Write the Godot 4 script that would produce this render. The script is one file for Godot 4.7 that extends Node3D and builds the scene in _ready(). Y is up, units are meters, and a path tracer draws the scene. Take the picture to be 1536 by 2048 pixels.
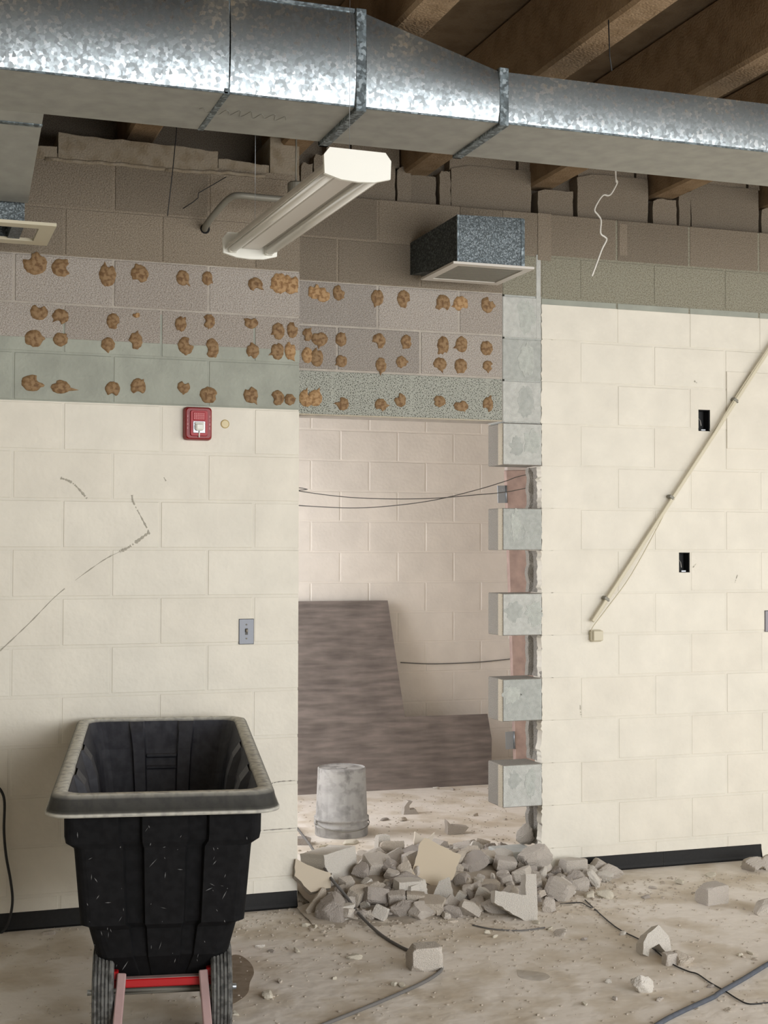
extends Node3D
# Demolition site: a wide opening broken through a painted concrete block wall.
# Front face of wall_left is the plane z = 0; wall_right and the lintel stand 0.2 m behind it. y up, metres.

var used := {}
var M := {}
var mesh_cache := {}
var rng := RandomNumberGenerator.new()
const B := 0.2032            # one block course
const J0 := 0.132            # first bed joint above the floor
const ZR := -0.2             # front plane of the right wall and lintel
const XC := 1.0592           # free end of the toothed blocks
const XR := 1.2657           # where the cream paint of the right wall begins
var cam_pos := Vector3(-1.6734, 1.549, 5.9969)
var cam_r := Vector3.RIGHT
var cam_u := Vector3.UP
var cam_f := Vector3.FORWARD

# ------------------------------------------------------------------ naming
func numbered(called: String) -> String:
	if not used.has(called):
		used[called] = 0
		return called
	used[called] += 1
	return "%s_%03d" % [called, used[called]]

func tag(o: Node, label: String, category := "", group := "", kind := "") -> Node:
	if label: o.set_meta("label", label)
	if category: o.set_meta("category", category)
	if group: o.set_meta("group", group)
	if kind: o.set_meta("kind", kind)
	return o

func thing(called: String, label: String, category: String, at := Vector3.ZERO, group := "") -> Node3D:
	var o := Node3D.new()
	o.name = numbered(called)
	add_child(o)
	o.position = at
	tag(o, label, category, group)
	return o

func put(called: String, mesh: Mesh, mat: Material, parent: Node = null, at := Vector3.ZERO) -> MeshInstance3D:
	var o := MeshInstance3D.new()
	o.mesh = mesh
	o.material_override = mat
	o.name = numbered(called) if parent == null else called
	(self if parent == null else parent).add_child(o, true)
	o.position = at
	return o

func struct(called: String, mesh: Mesh, mat: Material, label: String, category: String) -> MeshInstance3D:
	var o := put(called, mesh, mat)
	tag(o, label, category, "", "structure")
	return o

# ------------------------------------------------------------------ rays: a pixel of the photograph onto a real plane
func ray(px: float, py: float) -> Vector3:
	return cam_f + cam_r * ((px - 768.0) / 2840.0) - cam_u * ((py - 1024.0) / 2840.0)
func onz(px: float, py: float, z: float) -> Vector3:
	var d := ray(px, py)
	return cam_pos + d * ((z - cam_pos.z) / d.z)
func ony(px: float, py: float, y := 0.0) -> Vector3:
	var d := ray(px, py)
	return cam_pos + d * ((y - cam_pos.y) / d.y)
func pxm(p: Vector3) -> float:       # pixels per metre at p
	return 2840.0 / (p - cam_pos).dot(cam_f)

# ------------------------------------------------------------------ mesh tools
func mb(smooth := false) -> SurfaceTool:
	var st := SurfaceTool.new()
	st.begin(Mesh.PRIMITIVE_TRIANGLES)
	st.set_smooth_group(0 if smooth else -1)
	return st
func done(st: SurfaceTool) -> ArrayMesh:
	st.generate_normals()
	return st.commit()
func tri(st: SurfaceTool, a: Vector3, b: Vector3, c: Vector3) -> void:   # counter-clockwise from outside
	st.add_vertex(a); st.add_vertex(c); st.add_vertex(b)
func quad(st: SurfaceTool, a: Vector3, b: Vector3, c: Vector3, d: Vector3) -> void:
	tri(st, a, b, c); tri(st, a, c, d)
func face_out(st: SurfaceTool, p: Array, from: Vector3) -> void:   # convex polygon turned away from a point
	var n: Vector3 = (p[1] - p[0]).cross(p[2] - p[0])
	if n.dot(p[0] - from) < 0: p.reverse()
	for i in range(1, p.size() - 1): tri(st, p[0], p[i], p[i + 1])

func box(st: SurfaceTool, lo: Vector3, hi: Vector3, b := 0.0, t := Transform3D()) -> void:
	var c := (lo + hi) / 2; var h := (hi - lo) / 2
	b = min(b, min(h.x, min(h.y, h.z)) * 0.95)
	if b <= 0.0:
		var v := []
		for i in 8: v.append(t * (c + h * Vector3(1 if i & 1 else -1, 1 if i & 2 else -1, 1 if i & 4 else -1)))
		for f in [[0, 1, 3, 2], [4, 5, 7, 6], [0, 1, 5, 4], [2, 3, 7, 6], [0, 2, 6, 4], [1, 3, 7, 5]]:
			face_out(st, [v[f[0]], v[f[1]], v[f[2]], v[f[3]]], t * c)
		return
	var g := func(sx: int, sy: int, sz: int, ax: int) -> Vector3:
		var e := h - Vector3(b, b, b); e[ax] = h[ax]
		return t * (c + e * Vector3(sx, sy, sz))
	var o := t * c
	for s in [-1, 1]:
		face_out(st, [g.call(s, -1, -1, 0), g.call(s, 1, -1, 0), g.call(s, 1, 1, 0), g.call(s, -1, 1, 0)], o)
		face_out(st, [g.call(-1, s, -1, 1), g.call(1, s, -1, 1), g.call(1, s, 1, 1), g.call(-1, s, 1, 1)], o)
		face_out(st, [g.call(-1, -1, s, 2), g.call(1, -1, s, 2), g.call(1, 1, s, 2), g.call(-1, 1, s, 2)], o)
		for u in [-1, 1]:
			face_out(st, [g.call(s, u, -1, 0), g.call(s, u, 1, 0), g.call(s, u, 1, 1), g.call(s, u, -1, 1)], o)
			face_out(st, [g.call(s, -1, u, 0), g.call(s, 1, u, 0), g.call(s, 1, u, 2), g.call(s, -1, u, 2)], o)
			face_out(st, [g.call(-1, s, u, 1), g.call(1, s, u, 1), g.call(1, s, u, 2), g.call(-1, s, u, 2)], o)
			for w in [-1, 1]:
				face_out(st, [g.call(s, u, w, 0), g.call(s, u, w, 1), g.call(s, u, w, 2)], o)
func box_mesh(lo: Vector3, hi: Vector3, b := 0.0) -> ArrayMesh:
	var st := mb(); box(st, lo, hi, b); return done(st)

func prism(st: SurfaceTool, pts: PackedVector2Array, z0: float, z1: float, t := Transform3D()) -> void:   # outline in x-y, thickness along z
	if not Geometry2D.is_polygon_clockwise(pts): pass
	else: pts.reverse()
	var idx := Geometry2D.triangulate_polygon(pts)
	for i in range(0, idx.size(), 3):
		var a := pts[idx[i]]; var b := pts[idx[i + 1]]; var c := pts[idx[i + 2]]
		if (b - a).cross(c - a) < 0: var k := b; b = c; c = k
		tri(st, t * Vector3(a.x, a.y, z1), t * Vector3(b.x, b.y, z1), t * Vector3(c.x, c.y, z1))
		tri(st, t * Vector3(a.x, a.y, z0), t * Vector3(c.x, c.y, z0), t * Vector3(b.x, b.y, z0))
	var area := 0.0
	for i in pts.size(): area += pts[i].cross(pts[(i + 1) % pts.size()])
	for i in pts.size():
		var p := pts[i]; var q := pts[(i + 1) % pts.size()]
		if area < 0: var k := p; p = q; q = k
		quad(st, t * Vector3(p.x, p.y, z0), t * Vector3(q.x, q.y, z0), t * Vector3(q.x, q.y, z1), t * Vector3(p.x, p.y, z1))

func plate(st: SurfaceTool, x0: float, x1: float, y0: float, y1: float, z0: float, z1: float, holes := []) -> void:   # slab with rectangular holes
	var xs := [x0, x1]; var ys := [y0, y1]
	for h in holes:
		for v in [h.position.x, h.end.x]:
			if v > x0 and v < x1 and not xs.has(v): xs.append(v)
		for v in [h.position.y, h.end.y]:
			if v > y0 and v < y1 and not ys.has(v): ys.append(v)
	xs.sort(); ys.sort()
	var solid := func(i: int, j: int) -> bool:
		if i < 0 or j < 0 or i >= xs.size() - 1 or j >= ys.size() - 1: return false
		var m := Vector2((xs[i] + xs[i + 1]) / 2, (ys[j] + ys[j + 1]) / 2)
		for h in holes:
			if h.has_point(m): return false
		return true
	for i in xs.size() - 1:
		for j in ys.size() - 1:
			if not solid.call(i, j): continue
			var a := Vector3(xs[i], ys[j], 0); var b := Vector3(xs[i + 1], ys[j + 1], 0)
			var f := Vector3(0, 0, z1); var k := Vector3(0, 0, z0)
			var bl := a; var br := Vector3(b.x, a.y, 0); var tr := b; var tl := Vector3(a.x, b.y, 0)
			quad(st, bl + f, br + f, tr + f, tl + f)
			quad(st, br + k, bl + k, tl + k, tr + k)
			if not solid.call(i - 1, j): quad(st, bl + k, bl + f, tl + f, tl + k)
			if not solid.call(i + 1, j): quad(st, br + f, br + k, tr + k, tr + f)
			if not solid.call(i, j - 1): quad(st, bl + k, br + k, br + f, bl + f)
			if not solid.call(i, j + 1): quad(st, tl + f, tr + f, tr + k, tl + k)

func tube(st: SurfaceTool, path: Array, r: float, sides := 8, closed_ends := true) -> void:
	var rings := []
	var up := Vector3.UP
	for i in path.size():
		var d: Vector3 = (path[min(i + 1, path.size() - 1)] - path[max(i - 1, 0)]).normalized()
		if i == 0: up = Vector3.UP if abs(d.y) < 0.9 else Vector3.RIGHT
		var x := d.cross(up).normalized(); up = x.cross(d).normalized()
		var ring := []
		for k in sides:
			var a := TAU * k / sides
			ring.append(path[i] + (x * cos(a) + up * sin(a)) * r)
		rings.append(ring)
	for i in path.size() - 1:
		for k in sides:
			var n := (k + 1) % sides
			face_out(st, [rings[i][k], rings[i][n], rings[i + 1][n], rings[i + 1][k]], (path[i] + path[i + 1]) / 2)
	if closed_ends:
		for e in [0, path.size() - 1]:
			face_out(st, rings[e].duplicate(), path[1] if e == 0 else path[path.size() - 2])
func curve(pts: Array, n := 6) -> Array:   # Catmull-Rom through points
	var out := []
	for i in pts.size() - 1:
		var p0: Vector3 = pts[max(i - 1, 0)]; var p1: Vector3 = pts[i]; var p2: Vector3 = pts[i + 1]; var p3: Vector3 = pts[min(i + 2, pts.size() - 1)]
		for k in n: out.append(p1.cubic_interpolate(p2, p0, p3, float(k) / n))
	out.append(pts[-1])
	return out
func tube_mesh(path: Array, r: float, sides := 8) -> ArrayMesh:
	var st := mb(true); tube(st, path, r, sides); return done(st)

func lathe(st: SurfaceTool, prof: Array, segs := 32, t := Transform3D()) -> void:   # profile of (radius, height) going up outside
	for i in prof.size() - 1:
		for k in segs:
			var a := TAU * k / segs; var b := TAU * (k + 1) / segs
			var p: Vector2 = prof[i]; var q: Vector2 = prof[i + 1]
			var v := [Vector3(p.x * cos(a), p.y, p.x * sin(a)), Vector3(p.x * cos(b), p.y, p.x * sin(b)), Vector3(q.x * cos(b), q.y, q.x * sin(b)), Vector3(q.x * cos(a), q.y, q.x * sin(a))]
			if p.x > 1e-5: tri(st, t * v[0], t * v[2], t * v[1])
			if q.x > 1e-5: tri(st, t * v[0], t * v[3], t * v[2])

# broken stone: the common part of random half-spaces, with a rough skin
func stone(seed_: int, n := 6, planes := 12, rough := 0.03, boxy := 0.0) -> ArrayMesh:
	var key := "stone%d_%d_%d" % [seed_, n, planes]
	if mesh_cache.has(key): return mesh_cache[key]
	var r := RandomNumberGenerator.new(); r.seed = seed_ * 7919 + 13
	var ns := []; var cs := []
	if boxy > 0.0:
		for a in 3:
			for s in [-1, 1]:
				var v := Vector3.ZERO; v[a] = s
				v += Vector3(r.randfn(), r.randfn(), r.randfn()) * 0.09 * (1.0 - boxy)
				ns.append(v.normalized()); cs.append(0.5)
	for i in planes:
		var v := Vector3(r.randfn(), r.randfn(), r.randfn()).normalized()
		ns.append(v); cs.append(r.randf_range(0.36, 0.55) if boxy <= 0.0 else r.randf_range(0.52, 0.74))
	var nz := FastNoiseLite.new(); nz.seed = seed_; nz.frequency = 2.6; nz.fractal_octaves = 3
	var st := mb()
	for ax in 3:
		for s in [-1.0, 1.0]:
			var grid := []
			for i in n + 1:
				var row := []
				for j in n + 1:
					var d := Vector3.ZERO
					d[ax] = s; d[(ax + 1) % 3] = tan((2.0 * i / n - 1.0) * PI / 4); d[(ax + 2) % 3] = tan((2.0 * j / n - 1.0) * PI / 4)
					d = d.normalized()
					var m := 0.9
					for k in ns.size():
						var c: float = d.dot(ns[k])
						if c > 0.05: m = min(m, cs[k] / c)
					row.append(d * m * (1.0 + rough * 2.0 * nz.get_noise_3dv(d * 1.7)))
				grid.append(row)
			for i in n:
				for j in n:
					face_out(st, [grid[i][j], grid[i + 1][j], grid[i + 1][j + 1]], Vector3.ZERO)
					face_out(st, [grid[i][j], grid[i + 1][j + 1], grid[i][j + 1]], Vector3.ZERO)
	mesh_cache[key] = done(st)
	return mesh_cache[key]

# ------------------------------------------------------------------ materials
func noise_tex(freq: float, lo: float, hi: float, seed_ := 1, octaves := 4, size := 512, kind := FastNoiseLite.TYPE_SIMPLEX_SMOOTH) -> NoiseTexture2D:
	var f := FastNoiseLite.new()
	f.noise_type = kind; f.seed = seed_; f.frequency = freq; f.fractal_octaves = octaves
	var t := NoiseTexture2D.new()
	t.width = size; t.height = size; t.seamless = true; t.noise = f
	var g := Gradient.new()
	g.offsets = PackedFloat32Array([0.0, 1.0])
	g.colors = PackedColorArray([Color(lo, lo, lo), Color(hi, hi, hi)])
	t.color_ramp = g
	return t
func ramp_tex(freq: float, stops: Array, colors: Array, seed_ := 1, octaves := 4, size := 512) -> NoiseTexture2D:
	var t := noise_tex(freq, 0, 1, seed_, octaves, size)
	var g := Gradient.new()
	g.offsets = PackedFloat32Array(stops); g.colors = PackedColorArray(colors)
	t.color_ramp = g
	return t
func mat(color: Color, rough := 0.85, tex: Texture2D = null, tile := 1.0, bump: Texture2D = null, depth := 0.0, metal := 0.0) -> StandardMaterial3D:
	var m := StandardMaterial3D.new()
	m.albedo_color = color; m.roughness = rough; m.metallic = metal
	if tex: m.albedo_texture = tex
	if bump:
		m.heightmap_enabled = true; m.heightmap_texture = bump; m.heightmap_scale = depth
	if tex or bump:
		m.uv1_triplanar = true; m.uv1_world_triplanar = true; m.uv1_scale = Vector3(tile, tile, tile)
	return m
func detail(m: StandardMaterial3D, tex: Texture2D) -> StandardMaterial3D:
	m.detail_enabled = true; m.detail_albedo = tex; m.detail_blend_mode = BaseMaterial3D.BLEND_MODE_MUL
	m.detail_uv_layer = BaseMaterial3D.DETAIL_UV_1
	return m
func vary(m: StandardMaterial3D, by: float, warm := 0.0) -> StandardMaterial3D:
	var c: StandardMaterial3D = m.duplicate()
	c.albedo_color = Color(m.albedo_color.r * (by + warm), m.albedo_color.g * by, m.albedo_color.b * (by - warm))
	return c

func make_materials() -> void:
	var grain := noise_tex(0.12, 0.80, 1.0, 3, 3)
	var soft := noise_tex(0.012, 0.90, 1.0, 5, 4)
	var faint := noise_tex(0.012, 0.95, 1.0, 5, 4)
	var rough_bump := noise_tex(0.09, 0.0, 1.0, 8, 3)
	var pits := ramp_tex(0.11, [0.0, 0.27, 0.36, 1.0], [Color(.62, .60, .57), Color(.72, .70, .67), Color(.97, .97, .97), Color(1, 1, 1)], 11, 3)
	var deep_pits := ramp_tex(0.11, [0.0, 0.33, 0.37, 1.0], [Color(.40, .40, .38), Color(.5, .5, .48), Color(.97, .97, .97), Color(1, 1, 1)], 12, 2)
	var speck := ramp_tex(0.16, [0.0, 0.42, 0.58, 1.0], [Color(.78, .74, .70), Color(.88, .86, .84), Color(1, 1, 1), Color(1.0, .98, .96)], 14, 2)
	var dusty := ramp_tex(0.01, [0.0, 0.42, 0.58, 1.0], [Color(.86, .83, .78), Color(.95, .94, .92), Color(1, 1, 1), Color(1, 1, 1)], 21, 5)
	M.cream = mat(Color(.893, .872, .818), .55, faint, .7, rough_bump, .10)
	M.cream_b = vary(M.cream, .994, .002); M.cream_c = vary(M.cream, 1.004, -.001)
	M.cream_joint = vary(M.cream, .985)
	M.back = mat(Color(.925, .895, .855), .6, faint, .7, rough_bump, .08)
	M.back_b = vary(M.back, .985)
	M.sage = mat(Color(.66, .675, .63), .8, soft, .9, rough_bump, .15)
	M.sage_b = vary(M.sage, .97)
	M.pitted = mat(Color(.68, .688, .65), .9, deep_pits, 2.6, rough_bump, .3)
	M.raw = mat(Color(.69, .67, .645), .95, speck, 2.0, rough_bump, .3)
	M.raw_b = vary(M.raw, .95, .006); M.raw_c = vary(M.raw, .90)
	M.raw_joint = mat(Color(.72, .69, .65), .95, soft, 2.0, rough_bump, .2)
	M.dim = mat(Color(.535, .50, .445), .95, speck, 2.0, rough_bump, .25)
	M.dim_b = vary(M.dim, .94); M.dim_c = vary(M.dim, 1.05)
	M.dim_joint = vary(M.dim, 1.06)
	M.olive = mat(Color(.575, .57, .51), .95, speck, 1.5, rough_bump, .2)
	M.toothed = mat(Color(.795, .80, .78), .9, soft, 4.0, rough_bump, .2)
	M.toothed_b = mat(Color(.735, .747, .728), .9, soft, 4.6, rough_bump, .2)
	M.toothed_c = mat(Color(.80, .815, .79), .95, soft, 5.0, rough_bump, .3)
	M.tooth_side = mat(Color(.63, .61, .575), .95, grain, 3.0, rough_bump, .4)
	M.edge = mat(Color(.82, .78, .70), .95, grain, 3.0, rough_bump, .3)
	M.core = mat(Color(.68, .66, .625), .95, grain, 3.0, rough_bump, .5)
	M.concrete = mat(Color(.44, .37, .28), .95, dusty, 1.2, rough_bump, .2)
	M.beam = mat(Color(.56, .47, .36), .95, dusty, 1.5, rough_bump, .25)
	M.floor = detail(mat(Color(.90, .87, .83), .95, dusty, .55, noise_tex(0.03, 0.0, 1.0, 31, 5), .35), null)
	M.floor.detail_enabled = false
	M.grout = mat(Color(.58, .54, .475), .95, dusty, 2.0, rough_bump, .25)
	M.stones = []
	for c in [Color(.84, .805, .76), Color(.80, .765, .725), Color(.885, .86, .82), Color(.71, .675, .64), Color(.825, .78, .72)]:
		M.stones.append(mat(c, .95, grain, 4.0, rough_bump, .35))
	M.crumb = mat(Color(.79, .745, .685), .95, grain, 5.0)
	M.chip = mat(Color(.86, .83, .76), .9, grain, 5.0)
	M.rubber = mat(Color(.075, .075, .078), .7, noise_tex(0.05, .6, 1.0, 41, 3), 2.0)
	M.glue = mat(Color(.56, .455, .325), .75, ramp_tex(0.014, [0.0, .38, .6, 1.0], [Color(.62, .53, .44), Color(.84, .79, .72), Color(1, 1, 1), Color(1.18, 1.16, 1.1)], 44, 5), 6.0)
	M.glue_pale = vary(M.glue, 1.2, -.0)
	# galvanised sheet: crystal flakes
	var f := FastNoiseLite.new()
	f.noise_type = FastNoiseLite.TYPE_CELLULAR; f.cellular_return_type = FastNoiseLite.RETURN_CELL_VALUE
	f.frequency = 0.042; f.seed = 5; f.cellular_jitter = 1.0; f.fractal_type = FastNoiseLite.FRACTAL_NONE
	f.domain_warp_enabled = true; f.domain_warp_type = FastNoiseLite.DOMAIN_WARP_SIMPLEX; f.domain_warp_amplitude = 26.0; f.domain_warp_frequency = 0.022; f.domain_warp_fractal_octaves = 2
	var sp := NoiseTexture2D.new(); sp.width = 1024; sp.height = 1024; sp.seamless = true; sp.noise = f
	var g := Gradient.new(); g.offsets = PackedFloat32Array([0.0, .3, .5, .7, .92])
	g.colors = PackedColorArray([Color(.50, .515, .52), Color(.57, .59, .60), Color(.63, .655, .665), Color(.73, .76, .78), Color(.91, .93, .945)])
	sp.color_ramp = g
	var rr := NoiseTexture2D.new(); rr.width = 1024; rr.height = 1024; rr.seamless = true; rr.noise = f
	var gr := Gradient.new(); gr.offsets = PackedFloat32Array([0.0, 1.0]); gr.colors = PackedColorArray([Color(.46, .46, .46), Color(.26, .26, .26)])
	rr.color_ramp = gr
	M.galv = mat(Color(.97, .985, .99), 1.0, sp, 2.1, null, 0, 1.0)
	M.galv.roughness_texture = rr
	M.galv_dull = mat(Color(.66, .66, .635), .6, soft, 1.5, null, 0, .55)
	M.galv_seam = mat(Color(.66, .69, .70), .5, sp, 2.2, null, 0, .85)
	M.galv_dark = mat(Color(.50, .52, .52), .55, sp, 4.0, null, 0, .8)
	M.galv_boot = mat(Color(.58, .60, .605), .5, sp, 5.5, null, 0, .85)
	M.white = mat(Color(.90, .90, .87), .45)
	M.lamp_tube = mat(Color(.86, .85, .82), .3)
	M.fixture = mat(Color(.80, .78, .75), .4)
	M.cream_metal = mat(Color(.80, .77, .68), .5)
	M.black_void = mat(Color(.02, .02, .02), .9)
	M.steel = mat(Color(.60, .62, .64), .35, null, 1, null, 0, .85)
	M.tub = mat(Color(.10, .10, .105), .7, ramp_tex(0.02, [0.0, .45, .66, 1.0], [Color(.75, .75, .75), Color(.9, .9, .9), Color(1, 1, 1), Color(2.0, 2.0, 1.95)], 51, 5), 2.5)
	M.tub_in = mat(Color(.235, .24, .265), .6, ramp_tex(0.02, [0.0, .4, .7, 1.0], [Color(.6, .62, .66), Color(.8, .8, .84), Color(1, 1, 1), Color(1.4, 1.4, 1.4)], 52, 5), 2.0)
	M.tub.metallic_specular = .2
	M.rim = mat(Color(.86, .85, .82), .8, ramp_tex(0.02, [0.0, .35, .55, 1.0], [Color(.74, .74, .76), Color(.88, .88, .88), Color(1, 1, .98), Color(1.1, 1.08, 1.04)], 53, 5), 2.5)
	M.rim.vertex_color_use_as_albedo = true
	M.tire = mat(Color(.40, .40, .39), .8, ramp_tex(0.02, [0.0, .45, .6, 1.0], [Color(.45, .45, .45), Color(.7, .7, .7), Color(1.2, 1.18, 1.15), Color(2.2, 2.15, 2.05)], 54, 4), 3.0)
	M.red_paint = mat(Color(.66, .045, .075), .45)
	M.dusty_red = mat(Color(.66, .55, .54), .8, soft, 3.0)
	M.bucket = mat(Color(.64, .63, .615), .85, ramp_tex(0.012, [0.0, .38, .55, 1.0], [Color(.62, .62, .62), Color(.85, .85, .85), Color(1, 1, 1), Color(1.08, 1.07, 1.04)], 55, 5), 2.0)
	M.ply = mat(Color(.43, .385, .36), .8)
	M.jamb = mat(Color(.79, .69, .655), .7, noise_tex(0.02, .85, 1.0, 61, 4), 1.0)
	M.cable = mat(Color(.12, .12, .12), .6)
	M.cable_gray = mat(Color(.42, .41, .40), .85)
	M.cable_blue = mat(Color(.33, .35, .39), .85, dusty, 6.0)
	M.alarm = mat(Color(.52, .035, .055), .4)
	M.alarm_face = mat(Color(.64, .12, .16), .45)
	M.pale_ink = mat(Color(.90, .68, .68), .6)
	M.lens = StandardMaterial3D.new(); M.lens.albedo_color = Color(.95, .97, 1, .25); M.lens.transparency = BaseMaterial3D.TRANSPARENCY_ALPHA; M.lens.roughness = .05
	M.conduit = mat(Color(.80, .77, .68), .5)
	M.pipe = mat(Color(.52, .51, .47), .55, null, 1, null, 0, .3)
	M.scuff = mat(Color(.74, .72, .665), .9, deep_pits, 9.0)
	M.stain = mat(Color(.55, .49, .42), .8, dusty, 3.0)

# ------------------------------------------------------------------ blocks
func bed(k: int) -> float: return J0 + B * k

func block_piece(parent: Node, x0: float, x1: float, y0: float, y1: float, zf: float, m: Material, depth := 0.05, called := "block", bev := 0.003, holes := []) -> void:
	var w := x1 - x0; var h := y1 - y0
	if holes.size():
		var hh := []
		for r in holes:
			if r.intersects(Rect2(x0, y0, w, h)): hh.append(r)
		if hh.size():
			var st := mb(); plate(st, x0, x1, y0, y1, zf - depth, zf, hh)
			put(called, done(st), m, parent)
			return
	var key := "blk%.3f_%.3f_%.3f_%.4f" % [w, h, depth, bev]
	if not mesh_cache.has(key):
		mesh_cache[key] = box_mesh(Vector3(-w / 2, -h / 2, -depth), Vector3(w / 2, h / 2, 0), bev)
	put(called, mesh_cache[key], m, parent, Vector3((x0 + x1) / 2, (y0 + y1) / 2, zf + rng.randf_range(-.0006, .0006)))

func jagged_block(parent: Node, x0: float, x1: float, y0: float, y1: float, zf: float, m: Material, seed_: int, amp := 0.006) -> void:
	var r := RandomNumberGenerator.new(); r.seed = seed_
	var pts := PackedVector2Array([Vector2(x1, y0), Vector2(x1, y1)])
	var n := 16
	for i in n + 1:
		pts.append(Vector2(x0 - r.randf_range(-.15, 1.0) * amp - (amp * 1.2 if r.randf() < .12 else 0.0), lerp(y1, y0, float(i) / n)))
	var st := mb(); prism(st, pts, zf - .05, zf)
	put("block", done(st), m, parent)

# ------------------------------------------------------------------ blobs of glue
func glue_spot(parent: Node, c: Vector3, rx: float, ry: float, seed_: int, style := 0) -> void:
	var r := RandomNumberGenerator.new(); r.seed = seed_ * 101 + 7
	var n := 34
	var bite_a := r.randf() * TAU; var bite_d := r.randf_range(.9, 1.2); var bite_r := r.randf_range(.22, .55)
	var tail_a := r.randf() * TAU; var tail_l := r.randf_range(.15, .75)
	if style == 1: bite_r = 0.0
	if style == 2: tail_l = 1.5; tail_a = r.randf_range(-.25, .25)
	var bc := Vector2(cos(bite_a), sin(bite_a)) * bite_d
	var nz := FastNoiseLite.new(); nz.seed = seed_; nz.frequency = 1.1
	var rim := []
	for i in n:
		var a := TAU * i / n
		var d := Vector2(cos(a), sin(a))
		var q := 1.0 + .13 * nz.get_noise_2d(d.x * 1.4, d.y * 1.4)
		var diff: float = abs(wrapf(a - tail_a, -PI, PI))
		if diff < .22: q += tail_l * pow(1.0 - diff / .22, 1.6)
		var proj := d.dot(bc); var disc := proj * proj - bc.length_squared() + bite_r * bite_r
		if disc > 0 and proj > 0: q = min(q, max(.34, proj - sqrt(disc)) + r.randf_range(-.02, .02))
		rim.append(d * q)
	var st := mb(true)
	var ring := [[1.0, 0.0], [.93, .0045], [.55, .007]]
	for k in 3:
		for i in n:
			var j := (i + 1) % n
			var f := func(idx: int, lev: int) -> Vector3:
				var p: Vector2 = rim[idx] * ring[lev][0]
				return Vector3(p.x * rx, p.y * ry, ring[lev][1] + (.0007 * nz.get_noise_2d(p.x * 3, p.y * 3) if lev > 0 else 0.0))
			if k < 2: quad(st, f.call(i, k), f.call(j, k), f.call(j, k + 1), f.call(i, k + 1))
			else: tri(st, f.call(i, k), f.call(j, k), Vector3(0, 0, .006))
	put("glue_spot", done(st), M.glue_pale if style == 3 else M.glue, parent, c)

# ================================================================== the place
func _ready() -> void:
	rng.seed = 20240
	camera_and_light()
	make_materials()
	room()
	left_wall()
	lintel_and_right_wall()
	ledge_blocks()
	back_room()
	duct()
	boots()
	light_fixture()
	wall_fittings()
	truck()
	bucket()
	rubble()
	cables()

func camera_and_light() -> void:
	var yaw := .332; var pit := .0271; var rol := .0021
	cam_f = Vector3(sin(yaw) * cos(pit), sin(pit), -cos(yaw) * cos(pit))
	var r0 := Vector3(cos(yaw), 0, sin(yaw)); var u0 := r0.cross(cam_f)
	cam_r = r0 * cos(rol) + u0 * sin(rol); cam_u = u0 * cos(rol) - r0 * sin(rol)
	var cam := Camera3D.new()
	cam.name = "camera"
	cam.transform = Transform3D(Basis(cam_r, cam_u, -cam_f), cam_pos)
	cam.fov = rad_to_deg(2.0 * atan(1024.0 / 2840.0))
	cam.near = .05; cam.far = 200.0
	add_child(cam)
	cam.current = true
	var e := Environment.new()
	e.background_mode = Environment.BG_SKY
	var sky := Sky.new(); var sm := ProceduralSkyMaterial.new()
	sm.sky_top_color = Color(.80, .86, .93); sm.sky_horizon_color = Color(.94, .95, .95)
	sm.ground_bottom_color = Color(.46, .45, .43); sm.ground_horizon_color = Color(.60, .59, .57)
	sm.sky_energy_multiplier = 1.0
	sky.sky_material = sm; e.sky = sky
	e.tonemap_mode = Environment.TONE_MAPPER_LINEAR
	e.tonemap_exposure = 1.0
	e.background_energy_multiplier = 1.6
	e.sdfgi_enabled = true; e.ssao_enabled = true; e.ssil_enabled = true
	var we := WorldEnvironment.new(); we.name = "world_environment"; we.environment = e
	add_child(we)
	# daylight through the big opening behind the camera, and through the back room's window
	for a in [["daylight_front", Vector3(2.3, 1.83, 8.15), 0.0, Vector2(5.7, 3.1), 41.0, Color(.99, .995, 1)], ["daylight_side", Vector3(5.72, 1.7, 4.2), PI / 2, Vector2(3.6, 2.0), 9.0, Color(1, .99, .97)], ["daylight_back_room", Vector3(-1.42, 1.6, -1.75), -PI / 2, Vector2(1.7, 1.9), 8.5, Color(.985, .985, 1)]]:
		var l := AreaLight3D.new()
		l.name = a[0]; l.position = a[1]; l.rotation.y = a[2]; l.area_size = a[3]; l.light_energy = a[4]; l.light_color = a[5]
		l.area_range = 40.0
		l.shadow_enabled = true
		add_child(l)

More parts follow.
